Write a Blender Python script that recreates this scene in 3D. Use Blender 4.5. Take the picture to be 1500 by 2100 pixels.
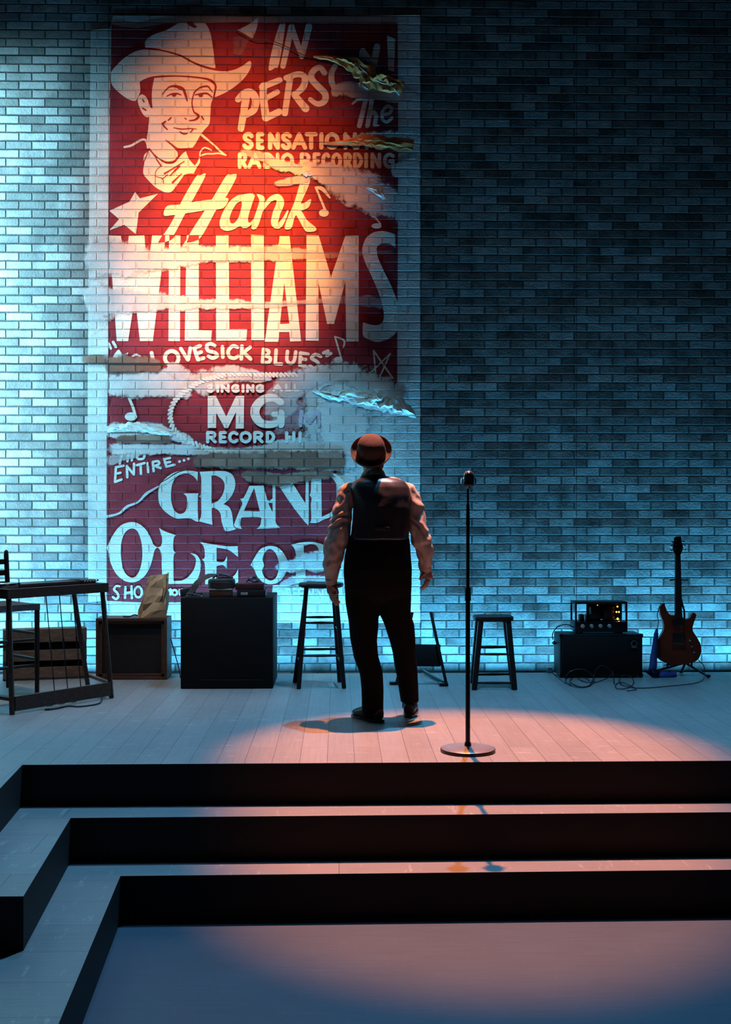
import bpy, bmesh, math, random
from mathutils import Vector, Matrix, geometry, noise
R = math.radians
PI = math.pi
for o in list(bpy.data.objects): bpy.data.objects.remove(o)
scene = bpy.context.scene
COL = scene.collection

# ------------------------------------------------------------------ camera
F = 2400.0; YAW = R(1.3); CH = 1.27; WY = 9.55; SE = 9.22; K = 9.55/9.23          # focal length in px of a 1500x2100 frame, eye height, wall depth, upstage edge of the platform
cd = bpy.data.cameras.new('camera'); cam = bpy.data.objects.new('camera', cd); COL.objects.link(cam)
cd.sensor_fit = 'VERTICAL'; cd.sensor_height = 36; cd.lens = 36*F/2100
cam.location = (0, 0, CH); cam.rotation_euler = (R(90), 0, -YAW)
cd.clip_start = .05; cd.clip_end = 100
scene.camera = cam
# ------------------------------------------------------------------ world, exposure
w = bpy.data.worlds.new('world'); scene.world = w; w.use_nodes = True
w.node_tree.nodes['Background'].inputs[0].default_value = (.25, .55, 1, 1)
w.node_tree.nodes['Background'].inputs[1].default_value = .004
vs = scene.view_settings
vs.view_transform = 'Standard'; vs.look = 'None'; vs.gamma = 1; vs.exposure = 0; vs.use_curve_mapping = False
# ------------------------------------------------------------------ stage lamps, added fills
def spot(name, loc, aim, power, color, angle, blend=1.0, radius=.05):
    l = bpy.data.lights.new(name, 'SPOT'); l.energy = power; l.color = color
    l.spot_size = R(angle); l.spot_blend = blend; l.shadow_soft_size = radius
    o = bpy.data.objects.new(name, l); COL.objects.link(o); o.location = loc
    o.rotation_euler = (Vector(aim)-Vector(loc)).to_track_quat('-Z', 'Y').to_euler()
    return o
CY = (.09, .55, 1.0)
# orange special making the pool on the stage, and the blue wash lamp beside it: together they read pink
spot('spot_lamp_orange', (.58, 7.88, 6.0), (.70, 6.22, 0), 4400, (1, .27, .055), 26.5, .6, .03)
spot('spot_lamp_blue', (1.00, 7.88, 6.0), (.55, 5.4, 0), 1400, (.16, .55, 1.0), 92, .9, .03)
spot('fill_lamp_wash', (-1.6, 7.7, 8.0), (-1.2, 4.6, 0), 450, (.20, .50, 1.0), 70, 1, .4)  # weak added fill supporting the blue lamp, not a fixture of its own
# dim neutral down light over the instruments at the left
spot('spot_lamp_left', (-2.0, 7.3, 6.2), (-1.9, 8.5, .3), 420, (1, .80, .68), 40, 1, .1)
# cyan ground row in the trough between platform and wall, washing the bricks upward
def strip(name, x0, x1, power, color, lean, spread):
    l = bpy.data.lights.new(name, 'AREA'); l.shape = 'RECTANGLE'; l.size = x1-x0; l.size_y = .05; l.energy = power; l.color = color; l.spread = R(spread)
    o = bpy.data.objects.new(name, l); COL.objects.link(o); o.location = ((x0+x1)/2, WY-.20, -.16); o.rotation_euler = (R(180-lean), 0, 0)
strip('ground_row_lamp_left', -3.6, .2, 86, CY, 15, 84)
strip('ground_row_lamp_right', .2, 3.9, 98, CY, 15, 84)
# strong cyan side light high on the left of the wall
for z_, e_ in ((1.2, 1500), (2.6, 2700), (4.0, 2100)):
    spot('spot_lamp_boom', (-4.7, 8.25, z_), (-3.58, WY, z_-.05), e_, (.34, .79, 1.0), 66, 1, .1)
# cool front fill, added to brighten the lower half of the poster
spot('fill_lamp_cool', (-2.6, 6.0, 6.6), (-.95, WY, 1.75), 1700, (.30, .75, 1.0), 30, 1, .1)
# warm special on the painted poster
spot('spot_lamp_poster', (-.4, 5.4, 7.2), (-.90, WY, 3.40), 6500, (1, .36, .09), 20, 1, .1)
spot('spot_lamp_poster_spill', (-.4, 5.4, 7.2), (-.92, WY, 3.85), 2000, (1, .30, .095), 29, 1, .1)

# ------------------------------------------------------------------ picture -> place
def ray(px, py):
    u = (px-750)/F; v = (py-1050)/F
    return Vector((u*math.cos(YAW)+math.sin(YAW), math.cos(YAW)-u*math.sin(YAW), -v))
def FL(px, py, z=0.0):
    d = ray(px, py); t = (z-CH)/d.z; return Vector((0, 0, CH))+d*t
def AT(px, py, y):
    d = ray(px, py); return Vector((0, 0, CH))+d*(y/d.y)

# ------------------------------------------------------------------ materials
def newmat(name):
    m = bpy.data.materials.new(name); m.use_nodes = True
    nt = m.node_tree; b = nt.nodes['Principled BSDF']; return m, nt, b
def nd(nt, t, **k):
    n = nt.nodes.new(t)
    for a, v in k.items(): setattr(n, a, v)
    return n
def mathn(nt, op, a, b=None, clamp=False):
    n = nd(nt, 'ShaderNodeMath', operation=op, use_clamp=clamp)
    for i, v in enumerate((a, b)):
        if v is None: continue
        if isinstance(v, (int, float)): n.inputs[i].default_value = v
        else: nt.links.new(v, n.inputs[i])
    return n.outputs[0]
def mixc(nt, fac, a, b, mode='MIX'):
    n = nd(nt, 'ShaderNodeMix', data_type='RGBA', blend_type=mode)
    for i, v in ((0, fac), (6, a), (7, b)):
        if isinstance(v, (int, float)): n.inputs[i].default_value = v
        elif isinstance(v, tuple): n.inputs[i].default_value = (*v[:3], 1)
        else: nt.links.new(v, n.inputs[i])
    return n.outputs[2]
def ramp(nt, fac, stops):
    n = nd(nt, 'ShaderNodeValToRGB'); nt.links.new(fac, n.inputs[0])
    e = n.color_ramp.elements
    while len(e) < len(stops): e.new(.5)
    for i, (p, c) in enumerate(stops):
        e[i].position = p; e[i].color = (*c, 1) if isinstance(c, tuple) else (c, c, c, 1)
    return n.outputs[0]
def noisen(nt, vec, scale, detail=3, rough=.55):
    n = nd(nt, 'ShaderNodeTexNoise'); n.inputs['Scale'].default_value = scale
    n.inputs['Detail'].default_value = detail; n.inputs['Roughness'].default_value = rough
    if vec is not None: nt.links.new(vec, n.inputs['Vector'])
    return n.outputs['Fac']
def objcoord(nt):
    return nd(nt, 'ShaderNodeTexCoord').outputs['Object']
def mat(name, col, rough=.6, metal=0, var=.25, scale=12, bump=0, bscale=60, spec=.4, emit=None, es=0):
    m, nt, b = newmat(name)
    v = objcoord(nt); n = noisen(nt, v, scale)
    d = tuple(c*(1-var) for c in col); l = tuple(min(1, c*(1+var)) for c in col)
    nt.links.new(ramp(nt, n, ((.3, d), (.7, l))), b.inputs['Base Color'])
    b.inputs['Roughness'].default_value = rough; b.inputs['Metallic'].default_value = metal
    b.inputs['Specular IOR Level'].default_value = spec
    if bump:
        bn = nd(nt, 'ShaderNodeBump'); bn.inputs['Strength'].default_value = bump; bn.inputs['Distance'].default_value = .004
        nt.links.new(noisen(nt, v, bscale, 4), bn.inputs['Height']); nt.links.new(bn.outputs[0], b.inputs['Normal'])
    if emit:
        b.inputs['Emission Color'].default_value = (*emit, 1); b.inputs['Emission Strength'].default_value = es
    return m
def woodmat(name, col, rough=.55, axis=0, var=.35):
    m, nt, b = newmat(name)
    v = objcoord(nt); mp = nd(nt, 'ShaderNodeMapping'); s = [22, 22, 22]; s[axis] = 1.6
    mp.inputs['Scale'].default_value = s; nt.links.new(v, mp.inputs[0])
    n = noisen(nt, mp.outputs[0], 2.2, 6, .6)
    nt.links.new(ramp(nt, n, ((.3, tuple(c*(1-var) for c in col)), (.7, tuple(c*(1+var) for c in col)))), b.inputs['Base Color'])
    b.inputs['Roughness'].default_value = rough; b.inputs['Specular IOR Level'].default_value = .3
    bn = nd(nt, 'ShaderNodeBump'); bn.inputs['Strength'].default_value = .25; bn.inputs['Distance'].default_value = .002
    nt.links.new(n, bn.inputs['Height']); nt.links.new(bn.outputs[0], b.inputs['Normal'])
    return m
SEAMZ = (AT(700, 748, WY).z, AT(700, 119, WY).z); ROW = (SEAMZ[1]-SEAMZ[0])/36; SEAMZ0 = ROW*40-SEAMZ[0]
SEAMX = [AT(p, 900, WY).x for p in (-97, 223, 543, 863, 1183, 1503)]
def brick_nodes(nt, b, strength=.9):
    pos = nd(nt, 'ShaderNodeNewGeometry').outputs['Position']
    sp = nd(nt, 'ShaderNodeSeparateXYZ'); nt.links.new(pos, sp.inputs[0])
    wob = noisen(nt, pos, 9, 2)
    z2 = mathn(nt, 'ADD', sp.outputs[2], mathn(nt, 'MULTIPLY', mathn(nt, 'SUBTRACT', wob, .5), .006))
    x2 = mathn(nt, 'ADD', sp.outputs[0], mathn(nt, 'MULTIPLY', mathn(nt, 'SUBTRACT', wob, .5), .008))
    cb = nd(nt, 'ShaderNodeCombineXYZ')
    nt.links.new(mathn(nt, 'ADD', x2, 20*.2033*K-SEAMX[3]), cb.inputs[0]); nt.links.new(mathn(nt, 'ADD', z2, SEAMZ0), cb.inputs[1])
    br = nd(nt, 'ShaderNodeTexBrick'); nt.links.new(cb.outputs[0], br.inputs[0])
    br.inputs['Scale'].default_value = 1; br.inputs['Brick Width'].default_value = .2033*K; br.inputs['Row Height'].default_value = ROW
    br.inputs['Mortar Size'].default_value = .0075; br.inputs['Mortar Smooth'].default_value = .8
    br.inputs['Color1'].default_value = (0, 0, 0, 1); br.inputs['Color2'].default_value = (1, 1, 1, 1); br.inputs['Mortar'].default_value = (.5, .5, .5, 1)
    fine = noisen(nt, pos, 70, 4)
    h = mathn(nt, 'ADD', mathn(nt, 'SUBTRACT', 1.0, br.outputs['Fac']), mathn(nt, 'MULTIPLY', fine, .22))
    # panel seams: narrow grooves
    seam = None
    for sx in SEAMX:
        g = mathn(nt, 'LESS_THAN', mathn(nt, 'ABSOLUTE', mathn(nt, 'SUBTRACT', sp.outputs[0], sx)), .0035)
        seam = g if seam is None else mathn(nt, 'MAXIMUM', seam, g)
    for sz in SEAMZ:
        g = mathn(nt, 'LESS_THAN', mathn(nt, 'ABSOLUTE', mathn(nt, 'SUBTRACT', sp.outputs[2], sz)), .005)
        seam = mathn(nt, 'MAXIMUM', seam, g)
    bn = nd(nt, 'ShaderNodeBump'); bn.inputs['Strength'].default_value = strength; bn.inputs['Distance'].default_value = .020
    nt.links.new(h, bn.inputs['Height']); nt.links.new(bn.outputs[0], b.inputs['Normal'])
    b.inputs['Roughness'].default_value = .75; b.inputs['Specular IOR Level'].default_value = .25
    return pos, sp, br, fine, seam
def brick_wall_mat(name, bare=False, feather=False):
    m, nt, b = newmat(name)
    pos, sp, br, fine, seam = brick_nodes(nt, b)
    g = br.outputs['Color']
    blot = noisen(nt, pos, 6, 4, .6)
    gg = mathn(nt, 'ADD', mathn(nt, 'MULTIPLY', mathn(nt, 'POWER', g, 1.3), .42), mathn(nt, 'MULTIPLY', blot, .75))
    gg = mathn(nt, 'SUBTRACT', gg, .20)
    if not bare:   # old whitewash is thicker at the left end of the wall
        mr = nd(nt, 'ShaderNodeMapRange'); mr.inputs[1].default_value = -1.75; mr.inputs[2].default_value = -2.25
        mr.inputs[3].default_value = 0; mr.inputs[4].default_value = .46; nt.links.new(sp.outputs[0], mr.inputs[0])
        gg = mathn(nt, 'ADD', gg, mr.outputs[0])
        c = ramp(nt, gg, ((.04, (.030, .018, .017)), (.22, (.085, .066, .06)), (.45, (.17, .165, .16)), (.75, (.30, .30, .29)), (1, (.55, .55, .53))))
    else:
        c = ramp(nt, gg, ((.0, (.16, .06, .04)), (.45, (.29, .14, .095)), (.8, (.40, .26, .20)), (1, (.5, .42, .36))))
    c = mixc(nt, mathn(nt, 'MULTIPLY', br.outputs['Fac'], .75), c, (.035, .035, .035) if not bare else (.10, .075, .065))
    c = mixc(nt, .5, c, mixc(nt, fine, (.45, .45, .45), (1, 1, 1)), 'MULTIPLY')
    c = mixc(nt, seam, c, (.03, .03, .03))
    nt.links.new(c, b.inputs['Base Color'])
    if feather: feathering(nt, b, pos)
    return m
def feathering(nt, b, pos):
    at = nd(nt, 'ShaderNodeAttribute', attribute_name='cover')
    nz = noisen(nt, pos, 9, 6, .72)
    a = mathn(nt, 'ADD', at.outputs['Fac'], mathn(nt, 'MULTIPLY', mathn(nt, 'SUBTRACT', nz, .5), 2.6))
    mr = nd(nt, 'ShaderNodeMapRange'); mr.inputs[1].default_value = .25; mr.inputs[2].default_value = .65; nt.links.new(a, mr.inputs[0])
    nt.links.new(mathn(nt, 'MULTIPLY', mr.outputs[0], at.outputs['Alpha']), b.inputs['Alpha'])
def paint_mat(name, col, wear=.25, feather=False, alpha=1.0):
    m, nt, b = newmat(name)
    pos, sp, br, fine, seam = brick_nodes(nt, b, .75)
    blot = noisen(nt, pos, 4.5, 5, .6)
    d = tuple(c*(1-wear) for c in col); l = tuple(min(.95, c*(1+wear*.6)) for c in col)
    c = ramp(nt, blot, ((.3, d), (.68, l)))
    c = mixc(nt, mathn(nt, 'MULTIPLY', mathn(nt, 'SUBTRACT', br.outputs['Color'], .5), wear), c, tuple(x*.7 for x in col))
    c = mixc(nt, .35, c, mixc(nt, fine, (.5, .5, .5), (1, 1, 1)), 'MULTIPLY')
    c = mixc(nt, seam, c, tuple(x*.3 for x in col))
    nt.links.new(c, b.inputs['Base Color'])
    if feather: feathering(nt, b, pos)
    return m
def plank_mat(name, col, width=.14, length=2.4, var=.07, alongx=False, scuff=.8, rough=.5):
    m, nt, b = newmat(name)
    pos = nd(nt, 'ShaderNodeNewGeometry').outputs['Position']
    sp = nd(nt, 'ShaderNodeSeparateXYZ'); nt.links.new(pos, sp.inputs[0])
    cb = nd(nt, 'ShaderNodeCombineXYZ')
    nt.links.new(sp.outputs[0 if alongx else 1], cb.inputs[0]); nt.links.new(mathn(nt, 'ADD', sp.outputs[1 if alongx else 0], 10), cb.inputs[1])
    br = nd(nt, 'ShaderNodeTexBrick'); nt.links.new(cb.outputs[0], br.inputs[0])
    br.offset = .37; br.inputs['Scale'].default_value = 1
    br.inputs['Brick Width'].default_value = length; br.inputs['Row Height'].default_value = width; br.inputs['Mortar Size'].default_value = .0016
    br.inputs['Mortar Smooth'].default_value = .3
    br.inputs['Color1'].default_value = (*[c*(1-var) for c in col], 1); br.inputs['Color2'].default_value = (*[c*(1+var) for c in col], 1)
    br.inputs['Mortar'].default_value = (*[c*.35 for c in col], 1)
    mp = nd(nt, 'ShaderNodeMapping'); mp.inputs['Scale'].default_value = (2, 40, 1); nt.links.new(cb.outputs[0], mp.inputs[0])
    gr = noisen(nt, mp.outputs[0], 1.5, 5, .6)
    c = mixc(nt, .45, br.outputs['Color'], mixc(nt, gr, (.45, .45, .45), (1.3, 1.3, 1.3)), 'MULTIPLY')
    big = noisen(nt, pos, 1.7, 4)
    c = mixc(nt, .5, c, mixc(nt, big, (.6, .6, .6), (1.25, 1.25, 1.25)), 'MULTIPLY')
    mp2 = nd(nt, 'ShaderNodeMapping'); mp2.inputs['Scale'].default_value = (9, 2.2, 1); mp2.inputs['Rotation'].default_value = (0, 0, .5)
    nt.links.new(cb.outputs[0], mp2.inputs[0])
    sc = noisen(nt, mp2.outputs[0], 2.5, 6, .75)
    s = nd(nt, 'ShaderNodeMapRange'); s.inputs[1].default_value = .58; s.inputs[2].default_value = .74; s.inputs[4].default_value = scuff; nt.links.new(sc, s.inputs[0])
    c = mixc(nt, s.outputs[0], c, tuple(min(.9, x*1.9) for x in col))
    nt.links.new(c, b.inputs['Base Color'])
    b.inputs['Roughness'].default_value = rough; b.inputs['Specular IOR Level'].default_value = .3
    bn = nd(nt, 'ShaderNodeBump'); bn.inputs['Strength'].default_value = .4; bn.inputs['Distance'].default_value = .002
    nt.links.new(mathn(nt, 'SUBTRACT', gr, mathn(nt, 'MULTIPLY', br.outputs['Fac'], 2)), bn.inputs['Height']); nt.links.new(bn.outputs[0], b.inputs['Normal'])
    return m
M = {}
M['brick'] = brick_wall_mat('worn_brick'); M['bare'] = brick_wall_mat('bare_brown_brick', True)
M['white'] = paint_mat('worn_white_paint', (.60, .585, .56), .25)
M['red'] = paint_mat('poster_red_paint', (.27, .022, .036), .3)
M['cream'] = paint_mat('poster_cream_paint', (.74, .69, .61), .14)
M['fade'] = paint_mat('faded_white_paint', (.64, .58, .56), .2, True)
M['fadebare'] = brick_wall_mat('bare_brick_patch', True, True)
M['pink'] = paint_mat('faded_pink_paint', (.50, .30, .33), .2, True)
M['lilac'] = paint_mat('ghost_lilac_paint', (.56, .44, .50), .2)
M['tan'] = mat('old_tan_paper', (.62, .22, .06), .7, 0, .35, 10, .6, 30)
M['paper_white'] = mat('torn_white_paper', (.62, .60, .56), .6, 0, .15, 14, .5, 30)
M['edge'] = mat('torn_edge_highlight', (.85, .84, .8), .5)  # near-white torn edge, ridge highlight painted into its colour
M['stage'] = plank_mat('stage_boards', (.30, .29, .275))
M['tread'] = plank_mat('tread_boards', (.30, .29, .275), .29, 3.6, .06, True)
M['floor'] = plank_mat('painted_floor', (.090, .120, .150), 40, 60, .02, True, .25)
M['riser'] = mat('black_brown_riser', (.012, .007, .006), .7, 0, .2, 3)
M['black'] = mat('black_metal', (.012, .012, .014), .35, .3, .2, 20)
M['chrome'] = mat('chrome', (.75, .75, .76), .18, 1, .1, 20)
M['basegrey'] = mat('grey_enamel', (.30, .29, .30), .32, .4, .12, 8)
M['darkwood'] = woodmat('black_stained_wood', (.020, .014, .012), .4, 2)
M['blackpaint'] = woodmat('black_painted_wood', (.006, .004, .004), .7, 0)
M['brownwood'] = woodmat('brown_wood', (.11, .045, .028), .5, 0)
M['palewood'] = woodmat('bare_pine', (.22, .14, .10), .65, 0)
M['steelwood'] = woodmat('dark_lacquered_maple', (.075, .032, .022), .4, 0)
M['cloth'] = mat('grille_cloth', (.020, .013, .012), .9, 0, .4, 200)
M['tolex'] = mat('black_vinyl', (.014, .014, .016), .45, 0, .3, 90, .5, 160)
M['weave'] = mat('woven_rush', (.09, .08, .085), .8, 0, .4, 80, .8, 90)
M['bag'] = mat('brown_paper', (.58, .29, .15), .75, 0, .2, 9, .9, 22)
M['leather'] = mat('dark_leather', (.045, .030, .026), .45, 0, .3, 30)
M['bookred'] = mat('maroon_case', (.07, .016, .018), .5, 0, .25, 16)
M['pages'] = mat('pale_board', (.45, .42, .40), .7, 0, .2, 30)
M['rubber'] = mat('cable_rubber', (.022, .026, .03), .4, 0, .2, 20)
M['gbody'] = mat('sunburst_lacquer', (.34, .045, .016), .22, 0, .25, 5, spec=.6)
M['gneck'] = mat('rosewood', (.06, .025, .022), .5, 0, .3, 30)
M['strap'] = mat('blue_woven_strap', (.060, .070, .26), .7, 0, .3, 40)
M['knob'] = mat('ivory_knob', (.70, .66, .58), .35)
M['glow'] = mat('glowing_tube', (.8, .3, .05), .3, emit=(1, .28, .04), es=9)
M['skin'] = mat('skin', (.38, .21, .15), .5, 0, .1, 20)
M['hair'] = mat('dark_hair', (.015, .010, .008), .6, 0, .3, 80, .6, 200)
M['shirt'] = mat('white_cotton', (.52, .39, .32), .8, 0, .06, 12, .9, 16)
M['vest'] = mat('charcoal_satin', (.018, .014, .014), .42, 0, .15, 30, .15, 60, spec=.8)
M['trousers'] = mat('black_wool', (.006, .005, .005), .9, 0, .2, 60, spec=.1)
M['shoe'] = mat('black_leather', (.012, .010, .010), .35, 0, .2, 30)
M['hat'] = mat('brown_felt', (.075, .034, .021), .9, 0, .2, 25, .4, 90)
M['hatband'] = mat('dark_ribbon', (.02, .012, .01), .6)

# ------------------------------------------------------------------ builders
class MB:
    def __init__(s): s.v = []; s.f = []
    def add(s, vs, fs):
        k = len(s.v); s.v += [tuple(v) for v in vs]; s.f += [tuple(i+k for i in f) for f in fs]; return s
    def box(s, c, size, mtx=None, bev=.0):
        bm = bmesh.new(); bmesh.ops.create_cube(bm, size=1)
        bmesh.ops.scale(bm, vec=size, verts=bm.verts)
        if bev: bmesh.ops.bevel(bm, geom=bm.edges[:], offset=bev, segments=2, affect='EDGES', profile=.5)
        if mtx is not None: bmesh.ops.transform(bm, matrix=mtx, verts=bm.verts)
        bmesh.ops.translate(bm, vec=c, verts=bm.verts)
        bm.verts.index_update()
        s.add([v.co[:] for v in bm.verts], [[v.index for v in f.verts] for f in bm.faces]); bm.free(); return s
    def beam(s, a, b, wx, wy, up=Vector((0, 1, 0)), bev=.003):
        a = Vector(a); b = Vector(b); d = (b-a); L = d.length; d.normalize()
        x = up.cross(d)
        if x.length < 1e-3: x = Vector((1, 0, 0)).cross(d)
        x.normalize(); y = d.cross(x)
        m = Matrix((x, y, d)).transposed().to_4x4()
        return s.box((a+b)/2, (wx, wy, L), m, bev)
    def tube(s, path, rad, n=10, cap=True, ry=None, up=None):
        P = [Vector(p) for p in path]; k = len(P)
        rr = rad if isinstance(rad, (list, tuple)) else [rad]*k
        r2 = rr if ry is None else (ry if isinstance(ry, (list, tuple)) else [ry]*k)
        vs = []; fs = []; px = None
        for i, p in enumerate(P):
            t = (P[min(i+1, k-1)]-P[max(i-1, 0)])
            if t.length < 1e-9: t = Vector((0, 0, 1))
            t.normalize()
            if px is None:
                u = Vector(up) if up is not None else (Vector((1, 0, 0)) if abs(t.x) < .8 else Vector((0, 1, 0)))
            else: u = px
            x = (u-t*u.dot(t)); x.normalize(); px = x; y = t.cross(x)
            for j in range(n):
                a = 2*PI*j/n; vs.append(p+x*math.cos(a)*rr[i]+y*math.sin(a)*r2[i])
        for i in range(k-1):
            for j in range(n):
                j2 = (j+1) % n; fs.append((i*n+j, i*n+j2, (i+1)*n+j2, (i+1)*n+j))
        if cap:
            fs.append(tuple(range(n-1, -1, -1))); fs.append(tuple(range((k-1)*n, k*n)))
        return s.add(vs, fs)
    def lathe(s, prof, c=(0, 0, 0), n=32, mtx=None):
        vs = []; fs = []; c = Vector(c); k = len(prof)
        for (r, z) in prof:
            for j in range(n):
                a = 2*PI*j/n; v = Vector((r*math.cos(a), r*math.sin(a), z))
                if mtx is not None: v = mtx @ v
                vs.append(v+c)
        for i in range(k-1):
            for j in range(n):
                j2 = (j+1) % n; fs.append((i*n+j, i*n+j2, (i+1)*n+j2, (i+1)*n+j))
        if prof[0][0] > 1e-6: fs.append(tuple(range(n-1, -1, -1)))
        if prof[-1][0] > 1e-6: fs.append(tuple(range((k-1)*n, k*n)))
        return s.add(vs, fs)
    def rings(s, rs, n=24, sup=2.3):
        """rs: (cx, cy, z, rx, ry) horizontal super-ellipse rings from bottom or top"""
        vs = []; fs = []; k = len(rs)
        for (cx, cy, z, rx, ry) in rs:
            for j in range(n):
                a = 2*PI*j/n; ca = math.cos(a); sa = math.sin(a)
                vs.append((cx+rx*math.copysign(abs(ca)**(2/sup), ca), cy+ry*math.copysign(abs(sa)**(2/sup), sa), z))
        for i in range(k-1):
            for j in range(n):
                j2 = (j+1) % n; fs.append((i*n+j, i*n+j2, (i+1)*n+j2, (i+1)*n+j))
        fs.append(tuple(range(n-1, -1, -1))); fs.append(tuple(range((k-1)*n, k*n)))
        return s.add(vs, fs)
    def ball(s, c, r, mtx=None, n=16):
        r = r if isinstance(r, (tuple, list, Vector)) else (r, r, r)
        vs = []; fs = []; c = Vector(c); h = n//2
        for i in range(h+1):
            th = PI*i/h
            for j in range(n):
                a = 2*PI*j/n
                v = Vector((r[0]*math.sin(th)*math.cos(a), r[1]*math.sin(th)*math.sin(a), r[2]*math.cos(th)))
                if mtx is not None: v = mtx @ v
                vs.append(v+c)
        for i in range(h):
            for j in range(n):
                j2 = (j+1) % n; fs.append((i*n+j, (i+1)*n+j, (i+1)*n+j2, i*n+j2))
        return s.add(vs, fs)
    def prism(s, pts, holes=(), fn=None, d=.02):
        """outline in 2-D extruded: fn(x, y, w) -> point, w in 0..1"""
        loops = [pts]+list(holes); flat = [p for l in loops for p in l]
        tris = geometry.tessellate_polygon([[Vector((x, y, 0)) for x, y in l] for l in loops])
        n = len(flat); vs = [fn(x, y, 0) for x, y in flat]+[fn(x, y, 1) for x, y in flat]
        fs = [tuple(t) for t in tris]+[tuple(i+n for i in reversed(t)) for t in tris]
        k = 0
        for l in loops:
            m = len(l)
            for i in range(m): j = (i+1) % m; fs.append((k+i, k+j, n+k+j, n+k+i))
            k += m
        return s.add(vs, fs)
    def build(s, name, m, parent=None, smooth=True, fix=True, loc=None):
        me = bpy.data.meshes.new(name); me.from_pydata(s.v, [], s.f)
        if fix:
            bm = bmesh.new(); bm.from_mesh(me); bmesh.ops.remove_doubles(bm, verts=bm.verts, dist=1e-6)
            bmesh.ops.recalc_face_normals(bm, faces=bm.faces); bm.to_mesh(me); bm.free()
        if smooth:
            for p in me.polygons: p.use_smooth = True
            me.set_sharp_from_angle(angle=R(38))
        o = bpy.data.objects.new(name, me); COL.objects.link(o); me.materials.append(M[m] if isinstance(m, str) else m)
        if parent: 
            o.parent = parent; o.matrix_parent_inverse = Matrix.Translation(-parent.location) if not any(parent.rotation_euler) else parent.matrix_basis.inverted()
        return o
def soft(mb, name, m, parent=None, voxel=.006, smooth=6, disp=None):
    """blend overlapping shapes into one continuous skin"""
    me = bpy.data.meshes.new(name); me.from_pydata(mb.v, [], mb.f)
    bm = bmesh.new(); bm.from_mesh(me); bmesh.ops.recalc_face_normals(bm, faces=bm.faces); bm.to_mesh(me); bm.free()
    o = bpy.data.objects.new(name+'_raw', me); COL.objects.link(o)
    r = o.modifiers.new('r', 'REMESH'); r.mode = 'VOXEL'; r.voxel_size = voxel; r.use_smooth_shade = True
    sm = o.modifiers.new('s', 'SMOOTH'); sm.factor = .5; sm.iterations = smooth
    dg = bpy.context.evaluated_depsgraph_get(); dg.update()
    m2 = bpy.data.meshes.new_from_object(o.evaluated_get(dg)); bpy.data.objects.remove(o); bpy.data.meshes.remove(me)
    if disp:
        for v, n in zip(m2.vertices, [v.normal.copy() for v in m2.vertices]): v.co += n*disp(v.co)
    m2.name = name; m2.materials.clear(); m2.materials.append(M[m])
    for p in m2.polygons: p.use_smooth = True
    q = bpy.data.objects.new(name, m2); COL.objects.link(q)
    if parent: q.parent = parent; q.matrix_parent_inverse = Matrix.Translation(-parent.location)
    return q
def tag(o, label=None, cat=None, group=None, kind=None):
    if label: o['label'] = label
    if cat: o['category'] = cat
    if group: o['group'] = group
    if kind: o['kind'] = kind
    return o
def thing(name, label, cat, loc, group=None):
    o = bpy.data.objects.new(name, None); COL.objects.link(o); o.location = loc; o.empty_display_size = .1
    return tag(o, label, cat, group)
def spl(pts, closed=False, n=6):
    """Catmull-Rom through pts; a third value of 1 marks a corner"""
    P = [(p[0], p[1]) for p in pts]; c = [len(p) > 2 and p[2] == 1 for p in pts]
    k = len(P); out = []
    rng = range(k) if closed else range(k-1)
    for i in rng:
        p1 = P[i]; p2 = P[(i+1) % k]
        p0 = p1 if (c[i] or (not closed and i == 0)) else P[i-1]
        p3 = p2 if (c[(i+1) % k] or (not closed and i == k-2)) else P[(i+2) % k]
        for s in range(n):
            t = s/n; t2 = t*t; t3 = t2*t
            out.append(tuple(.5*((2*p1[a])+(-p0[a]+p2[a])*t+(2*p0[a]-5*p1[a]+4*p2[a]-p3[a])*t2+(-p0[a]+3*p1[a]-3*p2[a]+p3[a])*t3) for a in (0, 1)))
    if not closed: out.append(P[-1])
    return out
def spl3(pts, n=6):
    a = spl([(p[0], p[1]) for p in pts], n=n); b = spl([(p[2], 0) for p in pts], n=n)
    return [Vector((x, y, z)) for (x, y), (z, _) in zip(a, b)]

# ================================================================== the setting
z1, z2, z3 = -.203, -.412, -.622
def slab(name, top, bottom, pts, m, mr):
    mb = MB(); n = len(pts)
    vs = [(p[0], p[1], top) for p in pts]+[(p[0], p[1], bottom) for p in pts]
    fs = [tuple(range(n)), tuple(range(2*n-1, n-1, -1))]+[(i, (i+1) % n, n+(i+1) % n, n+i) for i in range(n)]
    mb.add(vs, fs); o = mb.build(name, m, smooth=False); o.data.materials.append(M[mr])
    for p in o.data.polygons: p.material_index = 1 if abs(p.normal.z) < .5 else 0
    return tag(o, kind='structure')
def lerp(a, b, t): return a+(b-a)*t
a = FL(46, 1568.5); b = FL(1500, 1560); c = FL(0, 1617)
fr = lerp(a, b, 1.9); lf = lerp(a, c, 9)
slab('stage_platform', 0, z1, [(-5.6, SE), (-5.6, lf.y), (lf.x, lf.y), (a.x, a.y), (fr.x, fr.y), (fr.x, SE)], 'stage', 'riser')
a = FL(145, 1677.5, z1); b = FL(1500, 1665.5, z1); c = FL(48, 1838, z1); d = FL(0, 1838, z1); fr = lerp(a, b, 1.9)
slab('upper_step', z1, z2, [(-5.6, SE), (-5.6, d.y), (c.x, c.y), (a.x, a.y), (fr.x, fr.y), (fr.x, SE)], 'tread', 'riser')
a = FL(247, 1796.5, z2); b = FL(1500, 1783.5, z2); c = FL(120, 2100, z2); fr = lerp(a, b, 1.9); lf = lerp(a, c, 1.5)
slab('lower_step', z2, z3, [(-5.6, SE), (-5.6, lf.y), (lf.x, lf.y), (a.x, a.y), (fr.x, fr.y), (fr.x, SE)], 'tread', 'riser')
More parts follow.
